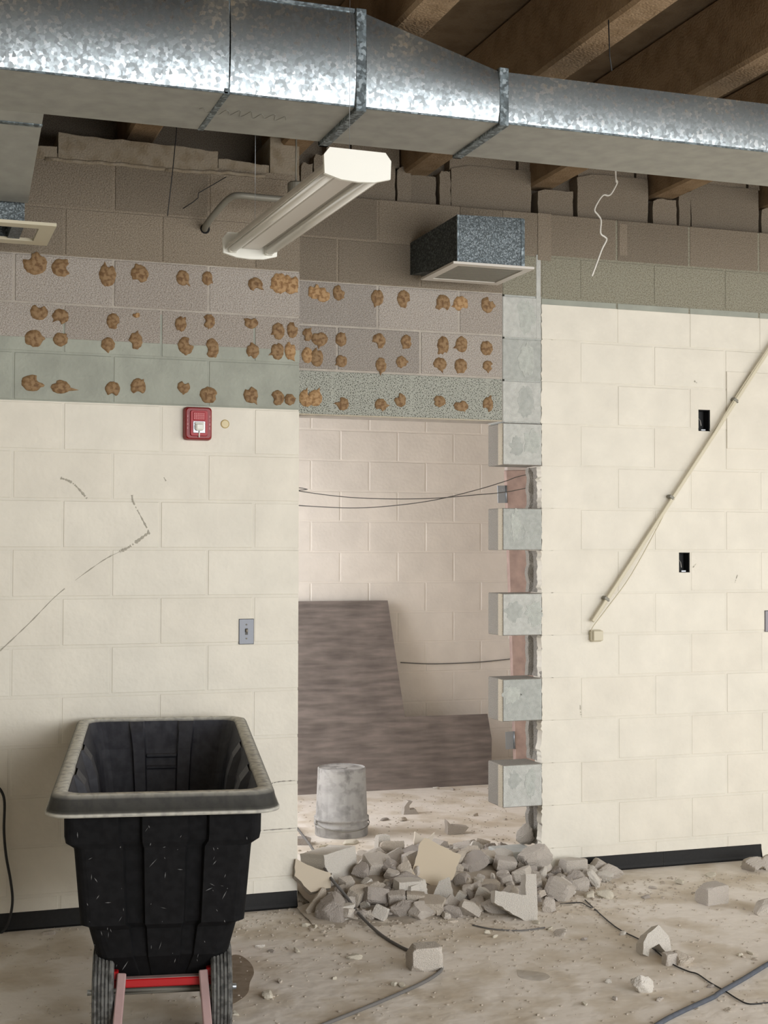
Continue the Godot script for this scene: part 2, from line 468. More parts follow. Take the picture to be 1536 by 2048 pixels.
func room() -> void:
	var st := mb()
	plate(st, -4.3, 6.0, -3.4, 9.8, 0, 0.12)
	var fl := struct("floor", done(st), M.floor, "dusty bare concrete floor strewn with crumbs", "floor")
	fl.transform = Transform3D(Basis(Vector3(1, 0, 0), Vector3(0, 0, -1), Vector3(0, 1, 0)), Vector3(0, -.12, 0))
	fl.mesh = box_mesh(Vector3(-4.3, -9.8, 0), Vector3(6.0, 3.4, .12))
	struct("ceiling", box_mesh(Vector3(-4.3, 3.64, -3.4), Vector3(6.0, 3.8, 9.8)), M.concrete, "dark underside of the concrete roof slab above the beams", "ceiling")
	# beams run from the back room over the wall towards the camera
	for i in 14:
		var x := -3.41 + .665 * i
		var bst := mb()
		box(bst, Vector3(x, 3.33, -3.2), Vector3(x + .135, 3.64, 9.6), .012)
		var o := put("ceiling_beam", done(bst), M.beam)
		tag(o, "brown precast concrete ceiling beam running out above the block wall", "beam", "row of concrete ceiling beams", "structure")
	# unseen sides of the front room, with the openings that let the daylight in
	var s := mb(); plate(s, -4.3, 6.0, 0, 3.7, 8.2, 8.4, [Rect2(-.55, .25, 5.7, 3.15)])
	struct("wall_rear", done(s), M.cream, "cream wall with a wide opening behind the photographer", "wall")
	s = mb(); plate(s, -9.6, .2, 0, 3.7, 5.8, 6.0, [Rect2(-6.0, .7, 3.6, 2.0)])
	var e := struct("wall_east", done(s), M.cream, "cream side wall with a window, out of the picture", "wall")
	e.rotation.y = PI / 2
	e.transform = Transform3D(Basis(Vector3(0, 0, -1), Vector3(0, 1, 0), Vector3(1, 0, 0)), Vector3.ZERO)
	struct("wall_west", box_mesh(Vector3(-4.3, 0, -.4), Vector3(-4.1, 3.7, 9.6)), M.cream, "cream side wall of the front room, out of the picture", "wall")

func left_wall() -> void:
	var w := Node3D.new(); w.name = "wall_left"; add_child(w)
	tag(w, "block wall portion with cream paint below and bare glue-spotted blocks above, beside the opening", "wall", "", "structure")
	var edge := bed(10)
	put("mortar", box_mesh(Vector3(-4.1, 0, -.39), Vector3(-.002, edge, -.0017)), M.cream_joint, w)
	put("mortar", box_mesh(Vector3(-4.1, edge, -.39), Vector3(-.002, bed(12) - .02, -.003)), M.sage_b, w)
	put("mortar", box_mesh(Vector3(-4.1, bed(12) - .02, -.39), Vector3(-.002, bed(13), -.003)), M.raw_joint, w)
	put("mortar", box_mesh(Vector3(-4.1, bed(13), -.39), Vector3(-.002, 3.2, -.003)), M.dim_joint, w)
	var g := .0045
	for r in range(-1, 15):
		var y0: float = max(bed(r), 0.0) + g; var y1: float = bed(r + 1) - g
		var x := 0.0
		var first := B if r % 2 != 0 else 2 * B
		while x > -2.6:
			var nx := x - (first if x == 0.0 else 2 * B)
			var a := nx + g; var b := x - (g if x < 0 else 0.0)
			var pick := rng.randi() % 3
			if r < 10: block_piece(w, a, b, y0, y1, 0, [M.cream, M.cream_b, M.cream_c][pick])
			elif r == 10: block_piece(w, a, b, y0, y1, 0, [M.sage, M.sage, M.sage_b][pick])
			elif r == 11:
				# the green wash stops part of the way up this course
				var cut: float = y0 + .055
				block_piece(w, a, b, y0, cut, 0, M.sage, .05, "block", .001)
				block_piece(w, a, b, cut, y1, 0, [M.raw, M.raw_b, M.raw_b][pick], .05, "block", .001)
			elif r == 12: block_piece(w, a, b, y0, y1, 0, [M.raw, M.raw_b, M.raw][pick])
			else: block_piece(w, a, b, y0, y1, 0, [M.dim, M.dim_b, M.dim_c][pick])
			x = nx
	# ragged mortar bed along the wall's top
	var r2 := RandomNumberGenerator.new(); r2.seed = 77
	var nz := FastNoiseLite.new(); nz.seed = 9; nz.frequency = 3.0
	var x0 := -2.6
	for seg in [[-2.6, -1.05, 3.255], [-1.045, -.37, 3.285], [-.365, -.14, 3.24], [-.135, -.003, 3.36]]:
		var pts := PackedVector2Array([Vector2(seg[0], 3.17), Vector2(seg[1], 3.17)])
		var n := 18
		for i in n + 1:
			var xx: float = lerp(seg[1], seg[0], float(i) / n)
			pts.append(Vector2(xx, seg[2] + .012 * nz.get_noise_2d(xx * 3, seg[2]) - .02 * (xx - seg[0])))
		var st := mb(); prism(st, pts, -.30, -.006 if seg[1] > -.2 else .004)
		put("mortar_bed", done(st), M.grout, w)
	for q in [[90, 318, 330, 338], [330, 340, 530, 352]]:
		var pth := []
		for i in 12:
			var p := onz(lerp(float(q[0]), float(q[2]), i / 11.0), lerp(float(q[1]), float(q[3]), i / 11.0) + 6 * nz.get_noise_1d(i * .7), 0.0)
			pth.append(p)
		put("mortar_smear", tube_mesh(pth, .009, 6), M.grout, w)
	# glue that held the boards
	var spots := [[172, 118, 55, 50, 0], [303, 138, 45, 42, 0], [532, 172, 40, 55, 0], [692, 168, 42, 42, 0], [905, 188, 32, 37, 1], [1027, 190, 26, 34, 1], [1265, 220, 36, 34, 0], [1385, 215, 44, 50, 3], [1440, 218, 40, 50, 3],
		[193, 357, 40, 38, 0], [300, 378, 38, 35, 0], [560, 402, 30, 38, 0], [675, 373, 17, 12, 3], [895, 418, 28, 36, 0], [1035, 402, 30, 34, 0], [1245, 410, 34, 28, 0], [1378, 452, 32, 42, 0], [1448, 446, 28, 40, 0],
		[168, 488, 42, 40, 0], [300, 493, 33, 32, 0], [535, 516, 32, 32, 1], [672, 500, 32, 40, 0], [920, 523, 38, 42, 0], [1050, 535, 34, 46, 0], [1252, 550, 32, 36, 0], [1375, 550, 32, 42, 0], [1437, 548, 28, 45, 3],
		[158, 708, 48, 38, 0], [300, 728, 44, 32, 2], [558, 738, 34, 36, 0], [685, 728, 36, 40, 0], [910, 728, 30, 30, 0], [1033, 768, 42, 40, 0], [1242, 768, 36, 40, 0], [1375, 782, 34, 36, 0], [1435, 790, 28, 28, 0]]
	for i in spots.size():
		var q: Array = spots[i]
		var p := onz(q[0] / 2.477, q[1] / 2.477 + 480, .0)
		var k := 1.06 / 2.477 / 475.0
		glue_spot(w, p, q[2] * k, q[3] * k, i + 1, q[4])
	# scuffs and cracked joints
	var scuffs := [[[[121, 956], [140, 963], [155, 975], [174, 997]], 5.0], [[[264, 990], [267, 1005], [280, 1030], [297, 1062]], 4.0], [[[299, 1064], [275, 1082], [255, 1096], [240, 1103]], 7.0], [[[240, 1103], [200, 1125], [120, 1185], [60, 1245], [0, 1302]], 2.2], [[[328, 955], [332, 962]], 2.5]]
	for q in scuffs: scuff(w, q[0], q[1], 0.0, 31)
	for q in [[[[540, 1568], [560, 1563], [590, 1561]], 2.2], [[[510, 1662], [550, 1659], [592, 1656]], 2.0]]: scuff(w, q[0], q[1], 0.0, 5, M.core)
	# base
	put_base("baseboard_left", onz(-60, 1836, 0.0).x, -.003, 0.0)

func put_base(called: String, x0: float, x1: float, zw: float) -> void:
	var st := mb()
	var prof := [Vector2(0, .072), Vector2(.004, .070), Vector2(.0045, .018), Vector2(.009, .006), Vector2(.016, .0015), Vector2(.016, 0), Vector2(0, 0)]
	var n := 2
	for s in n:
		var a: float = lerp(x0, x1, s / float(n)) ; var b: float = lerp(x0, x1, (s + 1) / float(n)) - .001
		for i in prof.size() - 1:
			face_out(st, [Vector3(a, prof[i].y, zw + prof[i].x), Vector3(b, prof[i].y, zw + prof[i].x), Vector3(b, prof[i + 1].y, zw + prof[i + 1].x), Vector3(a, prof[i + 1].y, zw + prof[i + 1].x)], Vector3((a + b) / 2, .03, zw - .05))
	for q in [x0, x1]:
		var cap := []
		for v in prof: cap.append(Vector3(q, v.y, zw + v.x))
		face_out(st, cap, Vector3((x0 + x1) / 2, .03, zw))
	var o := put(called, done(st), M.rubber)
	tag(o, "black rubber skirting at the foot of the cream wall " + ("left of the opening" if x1 < .5 else "right of the opening"), "skirting", "", "structure")

func scuff(parent: Node, pts: Array, wpx: float, zp: float, seed_: int, m: Material = null) -> void:
	var r := RandomNumberGenerator.new(); r.seed = seed_ + pts.size()
	var c := []
	for p in pts: c.append(onz(p[0], p[1], zp))
	c = curve(c, 8)
	var st := mb()
	var hw := wpx / 480.0 / 2.0
	var last := []
	for i in c.size():
		var d: Vector3 = (c[min(i + 1, c.size() - 1)] - c[max(i - 1, 0)]).normalized()
		var nrm := Vector3(-d.y, d.x, 0) * hw * r.randf_range(.2, 1.3)
		var now := [c[i] + nrm + Vector3(0, 0, .0005), c[i] - nrm + Vector3(0, 0, .0005), c[i] + Vector3(0, 0, .0012)]
		if last.size() and r.randf() < .94:
			face_out(st, [last[0], now[0], now[2], last[2]], c[i] - Vector3(0, 0, 1))
			face_out(st, [last[2], now[2], now[1], last[1]], c[i] - Vector3(0, 0, 1))
		last = now
	put("scuff_mark", done(st), M.scuff if m == null else m, parent)

func lintel_and_right_wall() -> void:
	var g := .0045
	# ---- lintel over the opening
	var w := Node3D.new(); w.name = "wall_middle"; add_child(w)
	tag(w, "bare block wall portion over the opening, spotted with brown glue", "wall", "", "structure")
	var dy := .0043
	put("mortar", box_mesh(Vector3(-.3, bed(10) + dy, -.39), Vector3(XC, bed(13) + dy, ZR - .003)), M.raw_joint, w)
	put("mortar", box_mesh(Vector3(-.3, bed(13) + dy, -.39), Vector3(XR - .002, 3.175, ZR - .003)), M.dim_joint, w)
	for r in range(10, 15):
		var y0 := bed(r) + dy + (g if r > 10 else 0.0); var y1: float = min(bed(r + 1) + dy - g, 3.178)
		var joints := [-.17, .235, .641, XC] if r % 2 == 1 else [.43 - .4064, .43, .836, XC]
		if r == 10: joints = [-.2, XC]
		var x := -.3
		for j in joints:
			var pick := rng.randi() % 3
			if j - x > .03:
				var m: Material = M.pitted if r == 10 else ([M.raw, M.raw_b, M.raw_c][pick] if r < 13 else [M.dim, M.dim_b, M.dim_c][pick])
				if r == 12 and x < .3: m = M.raw_c
				block_piece(w, x + g, j - (g if j < XC - .01 else .001), y0, y1, ZR, m, .05)
			x = j
	var ed := mb()
	box(ed, Vector3(0, bed(10) + dy - .004, ZR - .012), Vector3(XC - .002, bed(10) + dy + .002, ZR + .003), .001)
	put("chipped_edge", done(ed), M.edge, w)
	var spots := [[195, 178, 35, 42, 3], [245, 198, 40, 40, 3], [333, 187, 33, 42, 0], [553, 213, 36, 45, 0], [703, 222, 38, 50, 0], [928, 247, 42, 50, 0], [1028, 248, 45, 42, 3], [1180, 255, 40, 45, 0],
		[155, 425, 28, 35, 0], [225, 450, 46, 38, 0], [347, 452, 32, 38, 1], [562, 460, 38, 42, 0], [718, 465, 32, 40, 0], [928, 487, 35, 52, 0], [1032, 480, 36, 45, 1], [1175, 502, 38, 40, 1],
		[155, 542, 32, 42, 3], [210, 555, 36, 50, 0], [350, 575, 32, 34, 0], [575, 598, 32, 42, 0], [690, 580, 32, 34, 0], [910, 592, 40, 36, 0], [1028, 602, 38, 42, 1], [1182, 602, 32, 30, 0],
		[150, 785, 42, 46, 3], [200, 785, 40, 44, 3], [357, 818, 34, 36, 0], [573, 825, 36, 36, 0], [685, 797, 32, 38, 0], [906, 803, 36, 32, 0], [1030, 830, 44, 30, 0], [1183, 822, 32, 42, 0]]
	for i in spots.size():
		var q: Array = spots[i]
		var p := onz(q[0] / 2.844 + 560, q[1] / 2.844 + 520, ZR)
		var k := 1.06 / 2.844 / 440.0
		glue_spot(w, p, q[2] * k, q[3] * k, i + 101, q[4])

	# ---- right wall
	var rw := Node3D.new(); rw.name = "wall_right"; add_child(rw)
	tag(rw, "cream painted block wall with a toothed broken edge right of the opening", "wall", "", "structure")
	var h1 := hole(1397, 1420, 820, 862); var h2 := hole(1358, 1380, 1105, 1145)
	var holes := [h1, h2]
	var dj := -.004
	var paint_top := 2.737
	var st := mb(); plate(st, XR + .05, 5.9, 0, paint_top, -.39, ZR - .0017, holes)
	plate(st, XR + .004, XR + .06, 0, paint_top, ZR - .028, ZR - .0017)
	put("mortar", done(st), M.cream_joint, rw)
	put("mortar", box_mesh(Vector3(XR - .002, paint_top, -.39), Vector3(5.9, 3.175, ZR - .003)), M.olive, rw)
	put("mortar", box_mesh(Vector3(XC + .012, bed(10) + dj, -.37), Vector3(XR, bed(13), ZR - .004)), M.toothed_b, rw)
	for r in range(-1, 15):
		var y0: float = max(bed(r) + dj, 0.0) + g; var y1: float = bed(r + 1) + dj - g
		if r == 14: y1 = 3.178
		var x := XR
		var odd := r % 2 != 0
		var first := true
		while x < 4.2:
			var nx := x + (B if (odd and first) else 2 * B)
			var pick := rng.randi() % 3
			var a := x + (0.0 if first else g); var b := nx - g
			if r <= 11:
				var m: Material = [M.cream, M.cream_b, M.cream_c][pick]
				if first: jagged_block(rw, a, b, y0 - (g - .001), y1 + (g - .001), ZR + .0015, m, 300 + r, .007 if not odd else .003)
				else: block_piece(rw, a, b, y0, y1, ZR, m, .05, "block", .003, holes)
			elif r == 12:
				if first: jagged_block(rw, a, b, y0, paint_top, ZR + .002, M.cream, 330, .003)
				else: block_piece(rw, a, b, y0, paint_top, ZR, [M.cream, M.cream_b, M.cream_c][pick], .05, "block", .001)
				block_piece(rw, a, b, paint_top, y1, ZR - .0005, M.sage_b, .05, "block", .001)
			elif r == 13: block_piece(rw, a, b, y0, y1, ZR, M.olive)
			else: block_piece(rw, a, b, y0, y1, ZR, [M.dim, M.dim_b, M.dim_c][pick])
			x = nx; first = false
		# unpainted half blocks between the lintel and the paint
		if r >= 10 and r <= 12: block_piece(rw, XC + .001, XR - .004, y0, y1, ZR, [M.toothed, M.toothed_b, M.toothed][r - 10], .18)
		if r >= 10 and r <= 12: mortar_patch(rw, Vector3((XC + XR) / 2 + .02, (y0 + y1) / 2, ZR), .045, .075, M.toothed_b if r == 10 else M.toothed_c)
		elif r >= 13: block_piece(rw, XC + .001, XR - .004, y0, min(y1, 3.178), ZR, M.olive if r == 13 else M.dim, .18)
		elif odd and r >= 1:
			var top := y1 + .003
			var tooth := mb()
			box(tooth, Vector3(XC, y0 - .003, -.375), Vector3(XR - .001, top, ZR), .004)
			put("toothed_block", done(tooth), M.tooth_side, rw)
			put("washed_face", box_mesh(Vector3(XC + .004, y0, ZR - .003), Vector3(XR - .003, top - .003, ZR + .0015), .001), M.toothed if r % 4 == 1 else M.toothed_b, rw)
			for k in 2: mortar_patch(rw, Vector3(lerpf(XC, XR, .3 + .42 * k) + rng.randf_range(-.02, .02), (y0 + top) / 2 + rng.randf_range(-.03, .03), ZR + .0015), rng.randf_range(.025, .05), rng.randf_range(.035, .07), M.toothed_b if k == r % 4 / 2 else M.toothed_c)
			put("mortar_strip", box_mesh(Vector3(XC - .004, y0 - .002, ZR - .045), Vector3(XC + .002, top - .001, ZR - .002), .0015), M.edge, rw)
		elif r == -1:
			put("toothed_block", box_mesh(Vector3(XC, 0, -.375), Vector3(XR - .02, bed(0) - .012, ZR), .005), M.toothed, rw)
		# hollow broken ends between the teeth
		if r < 9 and not odd and r >= 0: broken_end(rw, bed(r) + dj, bed(r + 1) + dj, r)
	# smear and drip of mortar down the column
	var sm := mb()
	box(sm, Vector3(XR - .03, bed(12), ZR - .01), Vector3(XR - .006, bed(14), ZR + .002), .002)
	put("mortar_strip", done(sm), M.toothed, rw)
	put("mortar_strip", box_mesh(onz(1238, 510, ZR) - Vector3(0, 0, .01), onz(1254, 448, ZR) + Vector3(0, 0, .003), .002), M.dim_joint, rw)
	put("mortar_strip", box_mesh(onz(1075, 520, ZR) - Vector3(0, 0, .01), onz(1102, 428, ZR) + Vector3(0, 0, .004), .002), M.dim_joint, rw)
	# torn electrical boxes in the wall
	for i in 2:
		var h: Rect2 = holes[i]
		var t := thing("switch_box", ["empty dark switch box cut into the cream wall, the upper one beside the raceway", "empty dark switch box cut into the cream wall, the lower one near the raceway"][i], "switch box", Vector3(h.get_center().x, h.get_center().y, ZR))
		var s2 := mb()
		var hx := h.size.x / 2 - .001; var hy := h.size.y / 2 - .001
		box(s2, Vector3(-hx, -hy, -.062), Vector3(hx, hy, -.058))
		box(s2, Vector3(-hx, -hy, -.06), Vector3(-hx + .002, hy, -.006)); box(s2, Vector3(hx - .002, -hy, -.06), Vector3(hx, hy, -.006))
		box(s2, Vector3(-hx, -hy, -.06), Vector3(hx, -hy + .002, -.006)); box(s2, Vector3(-hx, hy - .002, -.06), Vector3(hx, hy, -.006))
		put("box_shell", done(s2), mat(Color(.08, .08, .085), .6), t)
		put("mounting_tab", box_mesh(Vector3(-.012, -hy, -.014), Vector3(.014, -hy + .010, -.010), .001), M.steel, t)
		put("wire_stub", tube_mesh([Vector3(-.008, .02, -.05), Vector3(-.004, .0, -.03), Vector3(-.006, -.025, -.02)], .0016, 6), M.fixture, t)
	put_base("baseboard_right", XR + .09, onz(1522, 1720, ZR).x, ZR)

func mortar_patch(parent: Node, c: Vector3, rx: float, ry: float, m: Material) -> void:
	var pts := PackedVector2Array()
	var nz := FastNoiseLite.new(); nz.seed = int(c.y * 1000 + c.x * 77); nz.frequency = 1.6
	for i in 30:
		var d := Vector2(cos(TAU * i / 30), sin(TAU * i / 30))
		d *= 1.0 + .6 * nz.get_noise_2d(d.x, d.y) + rng.randf_range(-.02, .02)
		pts.append(Vector2(d.x * rx, d.y * ry))
	var st := mb(); prism(st, pts, -.001, .0012)
	put("mortar_smear", done(st), m, parent, c)

func hole(x0: float, x1: float, y0: float, y1: float) -> Rect2:
	var a := onz(x0, y1, ZR); var b := onz(x1, y0, ZR)
	return Rect2(a.x, a.y, b.x - a.x, b.y - a.y)

func broken_end(parent: Node, y0: float, y1: float, seed_: int) -> void:
	var r := RandomNumberGenerator.new(); r.seed = seed_ + 900
	var st := mb()
	var levels := []
	var n := 9
	for i in n + 1:
		var row := []
		var j1 := r.randf_range(-.004, .007); var j2 := r.randf_range(-.006, .006); var d := .032 + r.randf_range(-.003, .003)
		if r.randf() < .15: j1 += .012
		var pinch: float = 1.0 - .5 * pow(abs(2.0 * i / n - 1.0), 6.0)
		for q in [Vector2(.06, ZR - .003), Vector2(j1, ZR - .004), Vector2(j1 + .002, ZR - .032), Vector2(.022 * pinch, -.240), Vector2(d * pinch, -.27), Vector2(d * pinch, -.315), Vector2(.022 * pinch, -.345), Vector2(j2 + .002, -.357), Vector2(j2, -.388), Vector2(.06, -.388)]:
			row.append(Vector3(XR + q.x, lerp(y0, y1, float(i) / n), q.y))
		levels.append(row)
	for i in n:
		for k in 9:
			var c := Vector3(XR + .2, (y0 + y1) / 2, -.29)
			face_out(st, [levels[i][k], levels[i][k + 1], levels[i + 1][k + 1]], c)
			face_out(st, [levels[i][k], levels[i + 1][k + 1], levels[i + 1][k]], c)
	put("broken_end", done(st), M.core, parent)

func ledge_blocks() -> void:
	# ragged infill blocks set back on the ledge between the beams
	var w := Node3D.new(); w.name = "wall_upper"; add_child(w)
	tag(w, "ragged set-back block infill between the beams above the ledge", "wall", "", "structure")
	var z := -.27
	var list := [[792, 823, 336, 403], [798, 874, 353, 408], [878, 902, 343, 411], [903, 1065, 342, 424], [1075, 1147, 383, 432], [1154, 1297, 359, 443], [1304, 1353, 401, 450], [1356, 1381, 384, 452], [1383, 1520, 379, 462], [1525, 1600, 419, 468], [1604, 1700, 400, 475],
		[703, 791, 331, 400], [651, 700, 326, 394], [628, 648, 309, 390], [601, 626, 327, 388]]
	for q in list:
		var a := onz(q[0], q[3], z); var b := onz(q[1], q[2], z)
		ragged(w, a.x, b.x, 3.17, b.y, z + rng.randf_range(-.012, .012), [M.dim, M.dim_b, M.dim][rng.randi() % 3])
	for q in [[898, 1033, 315, 341], [1036, 1062, 316, 342], [1155, 1269, 338, 358], [1272, 1295, 341, 358], [1395, 1493, 359, 378], [1496, 1520, 360, 380], [651, 700, 284, 326], [703, 800, 290, 330]]:
		var a := onz(q[0], q[3], z - .02); var b := onz(q[1], q[2], z - .02)
		ragged(w, a.x, b.x, a.y + .004, b.y + .12, z - .02, M.dim_c)
	# wall continues up to the slab behind
	put("mortar", box_mesh(Vector3(-2.6, 3.16, -.42), Vector3(5.8, 3.64, -.36)), M.dim_b, w)

func ragged(parent: Node, x0: float, x1: float, y0: float, y1: float, zf: float, m: Material) -> void:
	var pts := PackedVector2Array([Vector2(x0 + .002, y0), Vector2(x1 - .002, y0)])
	var n := 5
	for i in n + 1: pts.append(Vector2(x1 - .002 + rng.randf_range(-.004, .002), lerp(y0, y1, (i + 1) / float(n + 1))))
	for i in range(1, n): pts.append(Vector2(lerp(x1, x0, i / float(n)), y1 + rng.randf_range(-.006, .003)))
	for i in n: pts.append(Vector2(x0 + .002 + rng.randf_range(-.002, .004), lerp(y1, y0, (i + .5) / float(n))))
	var st := mb(); prism(st, pts, zf - .12, zf)
	put("block", done(st), m, parent)

func back_room() -> void:
	var zb := -3.05
	var w := Node3D.new(); w.name = "wall_back"; add_child(w)
	tag(w, "beige painted block wall at the back of the room beyond the opening", "wall", "", "structure")
	put("mortar", box_mesh(Vector3(-1.6, 0, zb - .2), Vector3(2.62, 3.64, zb - .002)), M.back, w)
	var g := .004
	var j0 := .117
	for r in range(-1, 13):
		var y0: float = max(0.0, j0 + B * r) + g; var y1 := j0 + B * (r + 1) - g
		var off := .933 if r % 2 != 0 else .933 + B
		for k in range(-3, 5):
			var a: float = off + 2 * B * k; var b: float = min(a + 2 * B, 2.5)
			if a < 2.48: block_piece(w, a + g, b - g, y0, y1, zb, [M.back, M.back_b][rng.randi() % 2], .04)
	struct("wall_side", box_mesh(Vector3(2.5, 0, zb), Vector3(2.7, 3.64, -.39)), M.back, "beige side wall of the back room beyond the opening", "wall")
	var s := mb(); plate(s, .39, 3.2, 0, 3.64, -1.6, -1.45, [Rect2(.9, .65, 1.7, 1.9)])
	var ws := struct("wall_far_side", done(s), M.back, "side wall of the back room with a window, out of the picture", "wall")
	ws.transform = Transform3D(Basis(Vector3(0, 0, -1), Vector3(0, 1, 0), Vector3(1, 0, 0)), Vector3.ZERO)
	# plywood leaning on the back wall
	var t := thing("plywood_sheet", "weathered grey-brown plywood sheet with a stepped cut-out leaning on the back wall", "plywood", Vector3(.6, .0, -2.72))
	var tilt := Transform3D(Basis(Vector3.RIGHT, -.22), Vector3.ZERO)
	var sh := mb()
	prism(sh, PackedVector2Array([Vector2(-.25, 0), Vector2(1.49, .0), Vector2(1.52, .30), Vector2(1.505, .465), Vector2(.915, .468), Vector2(.853, 1.245), Vector2(-.25, 1.245)]), -.018, 0, tilt)
	var bd := put("board", done(sh), M.ply, t)
	# grain: a computed wood figure laid on the board's own face
	var f := FastNoiseLite.new(); f.seed = 71; f.frequency = .006; f.fractal_octaves = 4; f.domain_warp_enabled = true; f.domain_warp_amplitude = 40; f.domain_warp_frequency = .004
	var im := Image.create(768, 512, false, Image.FORMAT_RGB8)
	for y in 512:
		for x in 768:
			var v := f.get_noise_2d(x * 1.1, y * 13.0)
			var v2 := f.get_noise_2d(x * 2.0 + 900, y * 2.0)
			var k: float = clamp(.87 + .22 * v + .07 * v2, 0.5, 1.0)
			im.set_pixel(x, y, Color(k, k * .995, k * .985))
	var pm := mat(Color(.55, .51, .49), .85, ImageTexture.create_from_image(im), .55)
	pm.uv1_world_triplanar = false
	bd.material_override = pm
	# leaning door jamb with hinges
	var j := thing("door_jamb", "pinkish brown wooden door jamb with steel hinge leaves leaning in the back corner", "door jamb", Vector3(2.30, 0, -2.62))
	var lean := Transform3D(Basis(Vector3.BACK, .035), Vector3.ZERO)
	var js := mb(); box(js, Vector3(-.075, .0, -.04), Vector3(.075, 2.085, 0), .004, lean)
	put("board", done(js), M.jamb, j)
	js = mb(); box(js, Vector3(-.07, 2.0855, -.04), Vector3(.077, 2.11, .004), .004, lean)
	put("end_cap", done(js), mat(Color(.78, .74, .72), .7), j)
	for hy in [.245, 1.87]:
		var hs := mb()
		box(hs, Vector3(-.14, hy, -.006), Vector3(-.078, hy + .115, -.003), .001, lean)
		for k in 4: box(hs, Vector3(-.125 + .02 * (k % 2), hy + .02 + .022 * k, -.003), Vector3(-.119 + .02 * (k % 2), hy + .026 + .022 * k, -.0015), .0005, lean)
		var hg := put("hinge_leaf", done(hs), M.steel, j)
		var kn := mb(true); tube(kn, [lean * Vector3(-.078, hy, .001), lean * Vector3(-.078, hy + .115, .001)], .005, 8)
		put("knuckle", done(kn), M.steel, hg)
	# dark panel (part of a leaning door) beside the jamb low down
	# loose thin cables strung across the room
	for q in [[[[560, 972], [598, 982], [680, 993], [760, 997.5], [860, 997], [950, 990], [1012, 984], [1060, 975]], "upper thin cable sagging across the back room, the one nearer level"], [[[560, 1008], [597, 1011], [700, 1016], [780, 1012], [870, 1000], [960, 978], [1012, 962], [1060, 948]], "thin cable sagging across the back room and rising towards the door jamb"]]:
		var c := []
		for p in q[0]: c.append(onz(p[0], p[1], -1.6))
		c.push_front(Vector3(-1.45, c[0].y + .10, -1.6)); c.append(Vector3(2.5, c[-1].y + .12, -1.6))
		tag(put("thin_cable", tube_mesh(curve(c, 5), .0028, 6), M.cable_gray), q[1], "cable")
	var c2 := []
	for p in [[801, 1325], [850, 1327.5], [900, 1327], [960, 1324], [1020, 1318], [1060, 1312]]: c2.append(onz(p[0], p[1], zb + .006))
	tag(put("thin_cable", tube_mesh(curve(c2, 5), .0035, 6), M.cable_gray), "thin dark cable along the back wall above the plywood cut-out", "cable")

